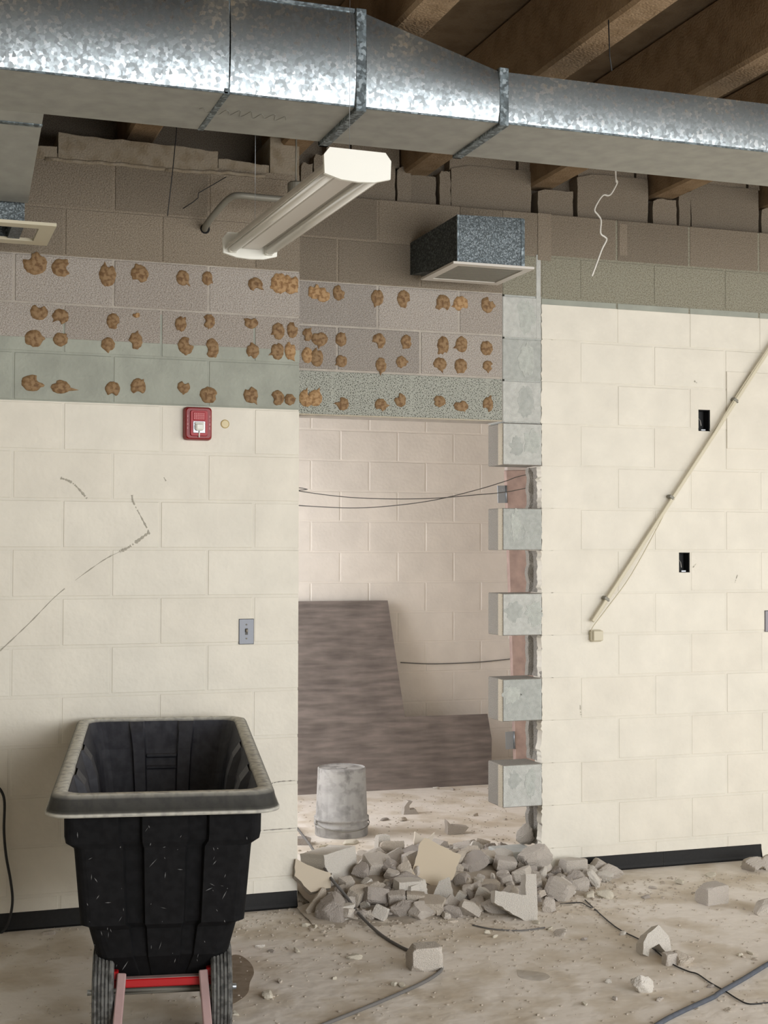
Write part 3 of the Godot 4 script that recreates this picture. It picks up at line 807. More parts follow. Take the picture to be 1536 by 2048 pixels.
func duct() -> void:
	var t := thing("air_duct", "galvanised rectangular air duct stepping down to a shallower run under the ceiling beams", "duct", Vector3(0, 3.0, 1.39))
	# sections: x range, heights at both ends
	var zf := .21; var zb := -.20
	var secs := [[-3.3, -.685, .315, .315], [-.68, -.262, .315, .315], [-.225, .25, .315, .178], [.285, 2.9, .178, .178]]
	for q in secs:
		var st := mb()
		var v := []
		for e in 2:
			for p in [Vector2(zf, 0), Vector2(zf, q[2 + e]), Vector2(zb, q[2 + e]), Vector2(zb, 0)]: v.append(Vector3(q[e], p.y, p.x))
		var c := Vector3((q[0] + q[1]) / 2, .1, 0)
		# the sheet bows out a little between its folded edges
		st.set_smooth_group(3)
		var bow: float = .016 if q[1] < .1 else (.012 if q[0] < 0 else .005)
		for k in 10:
			var f := [k / 10.0, (k + 1) / 10.0]
			var w4 := []
			for e in [[0, 0], [4, 0], [4, 1], [0, 1]]:
				var fr: float = f[e[1]]
				w4.append(v[e[0]].lerp(v[e[0] + 1], fr) + Vector3(0, 0, bow * 4.0 * fr * (1.0 - fr)))
			face_out(st, w4, c)
		st.set_smooth_group(-1)
		face_out(st, [v[1], v[5], v[6], v[2]], c); face_out(st, [v[2], v[6], v[7], v[3]], c)
		put("duct_section", done(st), M.galv, t)
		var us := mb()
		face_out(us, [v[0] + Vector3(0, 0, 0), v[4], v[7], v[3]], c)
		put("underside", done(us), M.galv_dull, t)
		# folded bottom edge
		var eg := mb(); box(eg, Vector3(q[0], -.001, zf - .001), Vector3(q[1], .006, zf + .003), .001)
		put("folded_edge", done(eg), M.galv_seam, t)
	for q in [[-.70, .022, .315, .003], [-.262, .036, .322, .014], [.25, .035, .186, .010]]:
		var st := mb()
		var a: float = q[0]; var b: float = q[0] + q[1]; var o: float = q[3]
		box(st, Vector3(a, -o, zf - .002), Vector3(b, q[2], zf + o), .002)
		box(st, Vector3(a, q[2] - .004, zb - o), Vector3(b, q[2] + .004, zf + o), .002)
		box(st, Vector3(a, -o, zb - o), Vector3(b, .002, zf), .002)
		box(st, Vector3(a, -o, zb - o), Vector3(b, q[2], zb + .002), .002)
		put("joint_flange", done(st), M.galv_seam, t)
	# top lip
	var lp := mb(); box(lp, Vector3(-3.3, .315, zf - .02), Vector3(-.262, .327, zf + .006), .002)
	put("top_lip", done(lp), M.galv_seam, t)
	# scribbled crayon marks under the duct
	var r := RandomNumberGenerator.new(); r.seed = 4
	var pth := []
	for i in 26: pth.append(Vector3(-.74 + .012 * i, -.0006, .02 + .03 * sin(i * 1.9) + r.randf_range(-.01, .01)))
	put("crayon_mark", tube_mesh(curve(pth, 3), .0010, 4), mat(Color(.54, .54, .51), .9), t)
	# the wires that hang it
	var hw := [onz(1217, 38, 1.0), onz(1219, 100, 1.0), onz(1222, 170, 1.0)]
	var a2 := ony(1217, 40, 3.33)
	tag(put("hanger_wire", tube_mesh([a2, a2 + Vector3(.004, -.12, 0), Vector3(a2.x + .012, 3.16, a2.z)], .0022, 6), M.cable), "thin hanger wire from a ceiling beam down behind the shallow duct", "wire")
	tag(put("hanger_wire", tube_mesh([onz(353, 262, .3) + Vector3(0, .28, 0), onz(353, 262, .3), onz(345, 345, .3), onz(335, 432, .3)], .0022, 6), M.cable), "thin straight hanger wire hanging under the deep duct", "wire")
	tag(put("bent_wire", tube_mesh([onz(452, 354, .03), onz(425, 370, .05), onz(397, 386, .05), onz(396, 396, .05), onz(385, 405, .04), onz(366, 417, .03)], .0022, 6), M.cable), "kinked dark wire against the bare blocks beside the conduit", "wire")
	var ww := [onz(1231, 345, .25) + Vector3(0, .52, 0)]
	for p in [[1231, 345], [1233, 360], [1234, 366], [1224, 385], [1217, 391], [1207, 390], [1197, 402], [1189, 420], [1196, 430], [1202, 441], [1201, 466], [1210, 474], [1213, 480], [1204, 498], [1194, 525], [1184, 552]]:
		ww.append(onz(p[0], p[1], .25))
	tag(put("white_wire", tube_mesh(curve(ww, 4), .0042, 6), M.lamp_tube), "kinked white wire dangling from the duct", "wire")

func boots() -> void:
	# left: sloping branch under the duct ending in a register
	var t := thing("branch_duct", "galvanised branch duct dropping from the deep duct to a register", "duct", Vector3(-1.6, 2.8, .8))
	var st := mb()
	var P := func(x: float, y: float, z: float) -> Vector3: return Vector3(x + 1.6, y - 2.8, z - .8)
	var a0: Vector3 = P.call(-2.1, 3.0, 1.19); var b0: Vector3 = P.call(-1.218, 3.0, 1.19); var a1: Vector3 = P.call(-2.1, 2.872, .46); var b1: Vector3 = P.call(-1.205, 2.872, .46)
	var up := Vector3(0, .25, 0)
	var c := (a0 + b1) / 2 + Vector3(0, .12, 0)
	face_out(st, [a0, b0, b1, a1], c); face_out(st, [b0, b0 + up, b1 + up, b1], c); face_out(st, [a0, a0 + up, a1 + up, a1], c)
	face_out(st, [a0 + up, b0 + up, b1 + up, a1 + up], c); face_out(st, [a1, b1, b1 + up, a1 + up], c)
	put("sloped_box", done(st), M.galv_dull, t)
	var sl := mb()
	box(sl, P.call(-2.1, 2.982, 1.09), P.call(-1.214, 2.99, 1.115), .002)
	put("slip_joint", done(sl), M.galv_seam, t)
	var nk := mb(); plate(nk, -.31, .385, -.435, -.17, -.005, .09, [Rect2(-.26, -.415, .60, .235)])
	put("neck", done(nk), M.galv_boot, t, P.call(-1.6, 2.795, 0.0)).rotation.x = -PI / 2
	var rg := thing("air_register", "cream framed air register under the branch duct with its louvres missing", "register", Vector3(-1.5, 2.79, .3))
	var fr := mb(); plate(fr, -.5, .40, -.19, .18, -.006, .006, [Rect2(-.36, -.125, .70, .235)])
	var fo := put("frame", done(fr), M.cream_metal, rg); fo.rotation.x = -PI / 2
	for k in 3:
		put("damper_rod", tube_mesh([Vector3(.02 - .05 * k, .01, -.11), Vector3(.02 - .05 * k, .012, .125)], .0025, 6), M.cream_metal, rg)
	# right: square boot out of the wall over the opening
	var d := thing("ceiling_diffuser", "galvanised duct boot with a flat grille sticking out of the wall over the opening", "diffuser", Vector3(.8, 2.8, .05))
	var s := mb()
	var q := [Vector3(.645, 3.022, .25), Vector3(.964, 3.03, .25), Vector3(.964, 2.805, .25), Vector3(.645, 2.805, .25), Vector3(.590, 2.985, -.2), Vector3(.95, 2.99, -.2), Vector3(.95, 2.835, -.2), Vector3(.590, 2.835, -.2)]
	for i in 8: q[i] -= Vector3(.8, 2.8, .05)
	var cc := Vector3(0, .12, 0)
	put("front_panel", quad_mesh([q[0], q[1], q[2], q[3]], cc), M.galv_boot, d)
	var s2 := mb()
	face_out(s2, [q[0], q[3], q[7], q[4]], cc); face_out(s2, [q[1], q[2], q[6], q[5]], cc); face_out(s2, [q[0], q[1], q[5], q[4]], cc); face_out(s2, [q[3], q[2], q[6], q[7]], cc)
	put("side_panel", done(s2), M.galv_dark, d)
	put("corner_seam", box_mesh(Vector3(-.158, .005, .196), Vector3(-.148, .222, .206), .001), M.galv_seam, d)
	put("corner_seam", box_mesh(Vector3(.150, .005, .196), Vector3(.168, .226, .203), .001), M.galv_seam, d)
	var fl := mb(); plate(fl, -.195, .19, -.255, .15, -.006, .004, [Rect2(-.155, -.21, .31, .31)])
	var f2 := put("frame", done(fl), M.fixture, d); f2.rotation.x = -PI / 2
	for k in 15:
		put("grille_slat", box_mesh(Vector3(-.155, -.003, -.099 + .0205 * k), Vector3(.155, .001, -.085 + .0205 * k), .0005), M.pipe, d)

func quad_mesh(p: Array, c: Vector3) -> ArrayMesh:
	var st := mb(); face_out(st, p, c); return done(st)

func light_fixture() -> void:
	# two-tube strip light hung under the duct, pointing at the wall
	var t := thing("strip_light", "white two-tube fluorescent strip light hanging below the duct, unlit", "light fixture", Vector3(-.475, 2.6, 1.67))
	t.rotation.y = .03
	var hl := .565
	var prof := PackedVector2Array([Vector2(-.092, .008), Vector2(-.092, .018), Vector2(-.05, .048), Vector2(-.045, .070), Vector2(.045, .070), Vector2(.05, .048), Vector2(.092, .018), Vector2(.092, .008), Vector2(.045, .030), Vector2(.03, .014), Vector2(-.03, .014), Vector2(-.045, .030)])
	var st := mb(); prism(st, prof, -hl + .012, hl - .012)
	put("reflector", done(st), M.fixture, t)
	for s in [-1, 1]:
		var e := mb()
		prism(e, PackedVector2Array([Vector2(-.098, -.004), Vector2(-.05, -.017), Vector2(0, -.020), Vector2(.05, -.017), Vector2(.098, -.004), Vector2(.10, .048), Vector2(.083, .070), Vector2(-.083, .070), Vector2(-.10, .048)]), s * hl - .006, s * hl + .006)
		put("end_plate", done(e), M.white, t)
		var tb := mb(true)
		tube(tb, [Vector3(s * .066, .012, -hl + .03), Vector3(s * .066, .012, hl - .03)], .0165, 16)
		put("lamp", done(tb), M.lamp_tube, t)
		for k in [-1, 1]:
			put("lamp_holder", box_mesh(Vector3(s * .066 - .015, -.004, k * (hl - .018) - .011), Vector3(s * .066 + .015, .034, k * (hl - .018) + .011), .004), M.white, t)
	for k in [-1, 1]: put("hanger", tube_mesh([Vector3(0, .07, k * .5), Vector3(0, .74, k * .5)], .0008, 5), M.steel, t)
	# conduit elbow behind it
	var c := thing("conduit_elbow", "grey conduit bending out of a hole in the bare blocks to a junction can", "conduit", onz(410, 458, .0))
	var o := c.position
	var pth := []
	for p in [[408, 462, -.03], [414, 448, .06], [440, 415, .16], [460, 396, .22], [478, 391, .25], [520, 395, .26], [578, 400, .27]]: pth.append(onz(p[0], p[1], p[2]) - o)
	put("pipe", tube_mesh(curve(pth, 5), .014, 12), M.pipe, c)
	var hst := mb(true); tube(hst, [Vector3(0, 0, -.002), Vector3(0, 0, .003)], .021, 16)
	put("hole_collar", done(hst), M.black_void, c)
	var jp := onz(592, 382, .25) - o
	var js := mb(); lathe(js, [Vector2(.001, -.045), Vector2(.036, -.045), Vector2(.036, .03), Vector2(.030, .036), Vector2(.001, .036)], 20, Transform3D(Basis(), jp))
	put("junction_can", done(js), M.pipe, c)
	put("stem", tube_mesh([jp + Vector3(0, .03, 0), jp + Vector3(0, .36, 0)], .004, 8), M.pipe, c)

func wall_fittings() -> void:
	# fire alarm
	var p := onz(394, 848, 0.0)
	var t := thing("fire_alarm", "red fire alarm strobe on the cream wall under the bare blocks", "fire alarm", p)
	var rr := func(w: float, h: float, r: float) -> PackedVector2Array:
		var o := PackedVector2Array()
		for k in 4:
			for i in 6:
				var a := k * PI / 2 + i * PI / 10
				o.append(Vector2((w - r) * (1 if k in [0, 3] else -1) + r * cos(a), (h - r) * (1 if k < 2 else -1) + r * sin(a)))
		return o
	var st := mb()
	loft(st, [[rr.call(.0605, .071, .016), 0.0], [rr.call(.0605, .071, .016), .016], [rr.call(.056, .067, .015), .034], [rr.call(.052, .063, .014), .038]])
	put("housing", done(st), M.alarm, t)
	st = mb(); loft(st, [[rr.call(.038, .055, .009), .038], [rr.call(.036, .053, .009), .047]])
	put("raised_frame", done(st), M.alarm_face, t)
	put("sounder_grille", box_mesh(Vector3(-.026, .012, .046), Vector3(.026, .048, .050), .002), M.alarm_face, t)
	for i in 6:
		for j in 4: put("grille_dot", box_mesh(Vector3(-.022 + .0078 * i, .017 + .007 * j, .0498), Vector3(-.019 + .0078 * i, .0195 + .007 * j, .0507)), M.pale_ink, t)
	put("strobe_recess", box_mesh(Vector3(-.026, -.042, .046), Vector3(.026, .008, .0485), .002), M.steel, t)
	var ls := mb()
	box(ls, Vector3(-.019, -.033, .048), Vector3(.019, -.001, .066), .007)
	box(ls, Vector3(-.021, -.006, .048), Vector3(.021, .004, .060), .004)
	put("strobe_lens", done(ls), M.white, t)
	put("flash_tube", tube_mesh([Vector3(0, -.034, .052), Vector3(0, -.060, .045)], .003, 8), M.white, t)
	for s in [-1, 1]:
		for i in 4:
			var tm := TextMesh.new()
			tm.text = "FIRE"[i]; tm.font_size = 10; tm.pixel_size = .0011; tm.depth = .0006
			var f := SystemFont.new(); f.font_names = PackedStringArray(["Droid Sans"]); tm.font = f
			put("letter", tm, M.pale_ink, t, Vector3(s * .0475, .028 - .0165 * i, .0385))
	# plugged anchor hole
	p = onz(450, 848, 0.0)
	var k := thing("anchor_plug", "small yellowed round plug in the cream wall beside the fire alarm", "plug", p)
	st = mb(true); tube(st, circle(.017), .0022, 6, false); put("rim", done(st), mat(Color(.70, .62, .40), .7), k)
	st = mb(); lathe(st, [Vector2(.0165, 0), Vector2(.015, .003), Vector2(.0001, .0035)], 20, Transform3D(Basis(Vector3.RIGHT, PI / 2), Vector3.ZERO)); put("filler", done(st), mat(Color(.87, .82, .68), .8), k)
	# light switch
	p = onz(492.5, 1263, 0.0)
	var sw := thing("light_switch", "stainless steel toggle light switch plate on the cream wall left of the opening", "light switch", p)
	st = mb(); loft(st, [[rr.call(.0335, .055, .002), 0.0], [rr.call(.0335, .055, .002), .002], [rr.call(.031, .0525, .002), .005]]); put("plate", done(st), mat(Color(.47, .48, .50), .5, null, 1, null, 0, .75), sw)
	put("toggle_slot", box_mesh(Vector3(-.006, -.014, .004), Vector3(.006, .014, .0055)), mat(Color(.25, .24, .22), .5), sw)
	st = mb(); box(st, Vector3(-.0045, -.002, .004), Vector3(.0045, .011, .016), .002); put("toggle", done(st), mat(Color(.45, .42, .36), .4), sw)
	for s in [-1, 1]:
		st = mb(true); tube(st, [Vector3(0, s * .030, .004), Vector3(0, s * .030, .0066)], .0035, 10); put("screw", done(st), M.pipe, sw)
	# steel plate at the picture's right edge
	p = onz(1541, 1242, ZR)
	var op := thing("outlet_plate", "grey steel outlet plate on the cream wall right of the raceway box", "outlet plate", p)
	st = mb(); loft(st, [[rr.call(.036, .054, .002), 0.0], [rr.call(.036, .054, .002), .003], [rr.call(.033, .051, .002), .006]]); put("plate", done(st), mat(Color(.50, .49, .51), .45, null, 1, null, 0, .6), op)
	for s in [-1, 1]:
		st = mb(); lathe(st, [Vector2(.0145, .006), Vector2(.014, .009), Vector2(.0001, .009)], 20, Transform3D(Basis(Vector3.RIGHT, PI / 2), Vector3(0, s * .021, 0))); put("socket", done(st), mat(Color(.32, .30, .31), .5), op)
	# blank panel over an old opening
	var a := onz(1453, 897, ZR); var b := onz(1453, 743, ZR)
	var bp := put("cover_panel", box_mesh(Vector3(0, 0, 0), Vector3(.42, b.y - a.y, .006), .0015), M.cream_b, null, Vector3(a.x, a.y, ZR))
	tag(bp, "flat cover panel painted cream on the wall behind the slanting raceway", "panel")
	# slanting surface raceway with its cord and end box
	var z := ZR + .028
	var e0 := onz(1185, 1243, z); var e1 := onz(1580, 634, z)
	var rc := thing("wire_raceway", "loose cream wire raceway slanting across the cream wall with three clips", "raceway", e0)
	var len := e0.distance_to(e1); var dir := (e1 - e0).normalized()
	var bs := Basis(Vector3(dir.y, -dir.x, 0), dir, Vector3.BACK)
	st = mb(); box(st, Vector3(-.0095, 0, -.007), Vector3(.0095, len, .007), .003, Transform3D(bs, Vector3.ZERO)); put("channel", done(st), M.conduit, rc)
	for q in [[1212, 1197], [1342, 994], [1470, 800]]:
		var c := onz(q[0], q[1], z) - e0
		st = mb(); box(st, Vector3(-.012, -.008, -.022), Vector3(.015, .008, .009), .002, Transform3D(bs, c)); box(st, Vector3(.012, -.004, -.02), Vector3(.022, .004, .004), .002, Transform3D(bs, c))
		put("clip", done(st), M.pipe, rc)
	var cd := []
	for q in [[1183, 1262], [1187, 1252], [1215, 1215], [1262, 1150], [1320, 1045], [1332, 1018], [1372, 960], [1412, 893], [1440, 845], [1480, 780], [1540, 690], [1585, 622]]: cd.append(onz(q[0], q[1], z + .004))
	tag(put("phone_cable", tube_mesh(curve(cd, 5), .0026, 6), M.conduit), "thin cream cable hanging beside the slanting raceway", "cable")
	p = onz(1189, 1271, ZR)
	var bx := thing("raceway_box", "small cream surface box at the lower end of the slanting raceway", "box", p)
	st = mb(); box(st, Vector3(-.032, -.029, 0), Vector3(.030, .029, .034), .009); put("shell", done(st), M.conduit, bx)
	st = mb(); box(st, Vector3(-.026, -.024, .034), Vector3(.027, .026, .042), .004); put("cover", done(st), M.conduit, bx)
	for q in [[[[1160, 1410], [1162, 1430]], 2.5], [[[1386, 1135], [1392, 1128]], 2.0], [[[1388, 762], [1394, 766]], 4.0], [[[1475, 1150], [1470, 1165]], 2.0]]: scuff(get_node("wall_right"), q[0], q[1], ZR + .0006, 3)

func circle(r: float, n := 24) -> Array:
	var o := []
	for i in n + 1: o.append(Vector3(r * cos(TAU * i / n), r * sin(TAU * i / n), 0))
	return o

func loft(st: SurfaceTool, levels: Array) -> void:   # outlines in x-y at rising z, the last one closed
	for l in levels.size() - 1:
		var a: PackedVector2Array = levels[l][0]; var b: PackedVector2Array = levels[l + 1][0]
		for i in a.size():
			var j := (i + 1) % a.size()
			quad(st, Vector3(a[i].x, a[i].y, levels[l][1]), Vector3(a[j].x, a[j].y, levels[l][1]), Vector3(b[j].x, b[j].y, levels[l + 1][1]), Vector3(b[i].x, b[i].y, levels[l + 1][1]))
	var t: PackedVector2Array = levels[-1][0]
	for i in range(1, t.size() - 1): tri(st, Vector3(t[0].x, t[0].y, levels[-1][1]), Vector3(t[i].x, t[i].y, levels[-1][1]), Vector3(t[i + 1].x, t[i + 1].y, levels[-1][1]))

# ------------------------------------------------------------------ the tilt truck
# plan outline, x right and z towards the handle end; grooves run down all four sides
func tub_ring(w: float, zf: float, zb: float, rc: float, gd: float, y: float) -> Array:
	var o := []
	var gx := [[-.43, -.24], [.27, .44]]
	var side := func(a: Vector2, b: Vector2, inward: Vector2, gr: Array) -> Array:
		var l := []
		for q in gr:
			for s in [[q[0] - .025, 0.0], [q[0], 1.0], [q[1], 1.0], [q[1] + .025, 0.0]]:
				var v: Vector2 = a.lerp(b, .5 + s[0] / 2.0) + inward * gd * s[1]
				l.append(Vector3(v.x, y, v.y))
		return l
	var arc := func(c: Vector2, a0: float) -> Array:
		var l := []
		for i in 6:
			var a: float = a0 - i * PI / 10
			l.append(Vector3(c.x + rc * cos(a), y, c.y + rc * sin(a)))
		return l
	o = []
	o += side.call(Vector2(-w, zf), Vector2(w, zf), Vector2(0, -1), gx)
	o += arc.call(Vector2(w - rc, zf - rc), PI / 2)
	o += side.call(Vector2(w, zf), Vector2(w, zb), Vector2(-1, 0), [[-.55, -.40], [.1, .24]])
	o += arc.call(Vector2(w - rc, zb + rc), 0)
	o += side.call(Vector2(w, zb), Vector2(-w, zb), Vector2(0, 1), gx)
	o += arc.call(Vector2(-w + rc, zb + rc), -PI / 2)
	o += side.call(Vector2(-w, zb), Vector2(-w, zf), Vector2(1, 0), [[-.24, -.1], [.40, .55]])
	o += arc.call(Vector2(-w + rc, zf - rc), PI)
	for i in o.size(): o[i].y += -o[i].z * .034 * clamp(y / .8, 0, 1)
	return o

func rings(st: SurfaceTool, rs: Array, outward := true) -> void:
	for l in rs.size() - 1:
		var a: Array = rs[l]; var b: Array = rs[l + 1]
		for i in a.size():
			var j := (i + 1) % a.size()
			if outward: quad(st, a[i], a[j], b[j], b[i])
			else: quad(st, a[j], a[i], b[i], b[j])

func truck() -> void:
	var t := thing("tilt_truck", "black plastic tilt truck with a dusty rim and red frame parked against the cream wall", "tilt truck", Vector3(-.885, 0, 1.65))
	t.rotation.y = -.174
	# outer shell, from the bottom up
	var st := mb()
	var outer := []
	for q in [[.115, -.22, -1.12, .04, .0, .196], [.155, -.15, -1.20, .05, .002, .208], [.205, -.09, -1.30, .05, .010, .285], [.228, -.075, -1.36, .045, .02, .375], [.232, -.068, -1.365, .04, .022, .383], [.252, -.06, -1.39, .035, .024, .392], [.254, -.06, -1.40, .035, .024, .41], [.272, -.055, -1.45, .035, .024, .615], [.274, -.055, -1.46, .035, .022, .628], [.298, -.05, -1.49, .03, .02, .645], [.302, -.048, -1.495, .03, .018, .665], [.304, -.045, -1.52, .03, .014, .775]]:
		outer.append(tub_ring(q[0], q[1], q[2], q[3], q[4], q[5]))
	rings(st, outer, false)
	var bot: Array = outer[0]
	var c := Vector3.ZERO
	for v in bot: c += v / bot.size()
	for i in bot.size(): tri(st, c, bot[i], bot[(i + 1) % bot.size()])
	put("tub", done(st), M.tub, t)
	# inner shell
	st = mb()
	var inner := []
	for q in [[.17, -.15, -1.20, .05, .0, .25], [.22, -.10, -1.34, .05, .02, .40], [.25, -.085, -1.41, .05, .028, .62], [.262, -.075, -1.445, .05, .028, .70], [.282, -.065, -1.485, .06, .026, .76], [.292, -.058, -1.51, .06, .008, .796]]:
		inner.append(tub_ring(q[0], q[1], q[2], q[3], q[4], q[5]))
	rings(st, inner, true)
	bot = inner[0]; c = Vector3.ZERO
	for v in bot: c += v / bot.size()
	for i in bot.size(): tri(st, c, bot[(i + 1) % bot.size()], bot[i])
	put("tub_lining", done(st), M.tub_in, t)
	for k in 2:   # moulded ledges on the inside of the end wall
		put("moulded_ledge", box_mesh(Vector3(-.065, .665 + .045 * k, -1.48 + .004 * k), Vector3(.06, .680 + .045 * k, -1.405 - .012 * k), .005), M.tub_in, t)
	# pale scratches and scrapes on the end wall
	var sr := RandomNumberGenerator.new(); sr.seed = 88
	st = mb()
	for i in 60:
		var yy := sr.randf_range(.27, .72)
		var half: float = lerpf(.20, .27, clampf((yy - .3) / .35, 0, 1))
		var xx := sr.randf_range(-half, half)
		if (xx > -.47 * half and xx < -.20 * half) or (xx > .24 * half and xx < .47 * half): continue
		var zz: float = lerpf(-.074, -.067, clampf((yy - .285) / .09, 0, 1)) if yy < .385 else lerpf(-.0595, -.0545, (yy - .39) / .24) if yy < .63 else -.0475
		var ang := sr.randf_range(-2.2, -.9) if sr.randf() < .7 else sr.randf() * TAU
		var ln := sr.randf_range(.003, .02) * (2.2 if sr.randf() < .12 else 1.0); var wd := sr.randf_range(.0005, .0016)
		var dv := Vector3(cos(ang), sin(ang), 0) * ln; var nv := Vector3(-sin(ang), cos(ang), 0) * wd
		var at := Vector3(xx, yy, zz + .0015)
		face_out(st, [at - nv * .2, at + dv * .5 - nv, at + dv, at + dv * .5 + nv], at - Vector3(0, 0, 1))
	tag(put("scratches", done(st), mat(Color(.40, .40, .40), .9), t), "", "", "", "stuff")
	# rolled rim
	st = mb(true)
	var rim := []
	var tint := []
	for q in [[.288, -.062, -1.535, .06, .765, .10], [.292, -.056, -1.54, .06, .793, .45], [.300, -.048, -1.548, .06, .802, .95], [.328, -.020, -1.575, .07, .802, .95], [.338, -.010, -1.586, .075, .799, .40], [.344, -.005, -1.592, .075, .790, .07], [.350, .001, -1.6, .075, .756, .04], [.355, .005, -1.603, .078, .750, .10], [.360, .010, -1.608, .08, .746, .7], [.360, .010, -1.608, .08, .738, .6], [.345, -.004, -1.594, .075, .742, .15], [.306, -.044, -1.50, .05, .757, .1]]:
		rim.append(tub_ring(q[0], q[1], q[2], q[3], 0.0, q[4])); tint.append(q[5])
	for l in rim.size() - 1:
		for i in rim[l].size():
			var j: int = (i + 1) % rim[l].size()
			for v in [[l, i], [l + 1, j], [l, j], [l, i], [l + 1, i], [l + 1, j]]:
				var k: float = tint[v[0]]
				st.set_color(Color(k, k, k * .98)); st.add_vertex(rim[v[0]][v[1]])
	put("rim", done(st), M.rim, t)
	# wheels
	for s in [-1, 1]:
		var w := Node3D.new(); w.name = "wheel"; t.add_child(w, true); w.position = Vector3(s * .182, .1525, -.19)
		var prof := [Vector2(.085, -.030), Vector2(.135, -.0335), Vector2(.149, -.030)]
		for i in 5:
			var x := -.026 + .0112 * i
			prof += [Vector2(.1525, x), Vector2(.1525, x + .0065), Vector2(.1475, x + .0075), Vector2(.1475, x + .0102)]
		prof += [Vector2(.149, .030), Vector2(.135, .0335), Vector2(.085, .030)]
		var tr := Transform3D(Basis(Vector3.BACK, PI / 2), Vector3.ZERO)
		var ws := mb(); lathe(ws, prof, 40, tr); put("tire", done(ws), M.tire, w)
		ws = mb(); lathe(ws, [Vector2(.0001, -.024), Vector2(.03, -.03), Vector2(.05, -.02), Vector2(.087, -.026), Vector2(.087, .026), Vector2(.05, .02), Vector2(.03, .03), Vector2(.0001, .024)], 28, tr); put("hub", done(ws), M.pipe, w)
		ws = mb(true); tube(ws, [Vector3(s * .02, 0, 0), Vector3(s * .052, 0, 0)], .009, 10); put("axle_bolt", done(ws), M.steel, w)
	# red frame
	var f := mb()
	box(f, Vector3(-.165, .188, -.13), Vector3(.165, .215, -.10), .004)
	put("crossbar", done(f), M.red_paint, t)
	put("crossbar_dust", box_mesh(Vector3(-.163, .2152, -.129), Vector3(.163, .2165, -.101)), M.dusty_red, t)
	f = mb(true); tube(f, [Vector3(-.2, .1525, -.19), Vector3(.2, .1525, -.19)], .011, 10); put("axle", done(f), M.pipe, t)
	for s in [-1, 1]:
		f = mb()
		var a := Vector3(s * .125, .232, -.10); var b := Vector3(s * .142, .03, .03)
		var d := (b - a).normalized(); var x := Vector3(1, 0, 0); x = (x - d * x.dot(d)).normalized()
		box(f, Vector3(-.0135, 0, -.016), Vector3(.0135, a.distance_to(b), .016), .003, Transform3D(Basis(x, d, x.cross(d)), a))
		put("frame_rail", done(f), M.dusty_red, t)
		# rear caster, unseen behind the tub
		var cs := mb(); lathe(cs, [Vector2(.0001, -.016), Vector2(.06, -.016), Vector2(.0635, -.01), Vector2(.0635, .01), Vector2(.06, .016), Vector2(.0001, .016)], 24, Transform3D(Basis(Vector3.BACK, PI / 2), Vector3(s * .16, .0635, -1.1)))
		put("caster", done(cs), M.tire, t)
		f = mb(); box(f, Vector3(s * .15 - .014, .215, -1.2), Vector3(s * .15 + .014, .24, -.1), .003); box(f, Vector3(s * .16 - .022, .06, -1.12), Vector3(s * .16 - .018, .23, -1.08)); box(f, Vector3(s * .16 + .018, .06, -1.12), Vector3(s * .16 + .022, .23, -1.08))
		put("frame_rail", done(f), M.red_paint, t)
	f = mb(); box(f, Vector3(-.165, .03, .018), Vector3(.165, .06, .046), .004); put("crossbar", done(f), M.dusty_red, t)

func bucket() -> void:
	var p := ony(683, 1668, 0.0)
	var t := thing("bucket", "dusty grey plastic bucket standing upside down just inside the opening", "bucket", p)
	var st := mb(true)
	lathe(st, [Vector2(.1425, 0), Vector2(.145, .004), Vector2(.1445, .045), Vector2(.1475, .047), Vector2(.1475, .058), Vector2(.1425, .060), Vector2(.1415, .083), Vector2(.1500, .085), Vector2(.1500, .099), Vector2(.141, .101), Vector2(.131, .355), Vector2(.131, .362), Vector2(.127, .366)], 48)
	put("body", done(st), M.bucket, t)
	st = mb(); lathe(st, [Vector2(.127, .366), Vector2(.120, .360), Vector2(.03, .3595), Vector2(.028, .363), Vector2(.012, .363), Vector2(.0001, .361)], 40)
	put("base_disc", done(st), M.bucket, t)
	st = mb(true)
	var pts := []
	for i in 13:
		var a := PI * i / 12.0
		pts.append(Vector3(.152 * cos(a), .075 - .035 * sin(a), .153 * sin(a)))
	tube(st, pts, .0022, 6)
	put("wire_handle", done(st), M.pipe, t)
	for s in [-1, 1]: put("handle_lug", box_mesh(Vector3(s * .146 - .008, .062, -.014), Vector3(s * .146 + .008, .088, .014), .003), M.bucket, t)

# ------------------------------------------------------------------ rubble
func rock(px: float, py: float, wpx: float, hpx: float, base_h: float, style: int, seed_: int, label: String, yaw := 0.0, m := -1, roll := 0.0, group := "") -> void:
	var p := ony(px, py, base_h)
	var k := pxm(p)
	var w := wpx / k; var h := hpx / k * .94; var d: float = clamp(w * .75, .025, .2)
	p += Vector3(sin(-.33), 0, cos(.33)) * -d * .4
	p.y = base_h + h * .46
	var called: String = ["concrete_chunk", "block_fragment", "block_slab", "block_shard"][style]
	var mesh: ArrayMesh = stone(seed_, 9, 14, .035) if style == 0 else stone(seed_, 12, 5, .015, .7)
	var o := put(called, mesh, M.stones[seed_ % 5 if m < 0 else m], null, p)
	o.basis = Basis(Vector3.UP, yaw - .33) * Basis(Vector3.BACK, roll) * Basis.from_scale(Vector3(w, h, d) * (1.12 if style == 0 else 1.0))
	tag(o, label, "rubble", group)

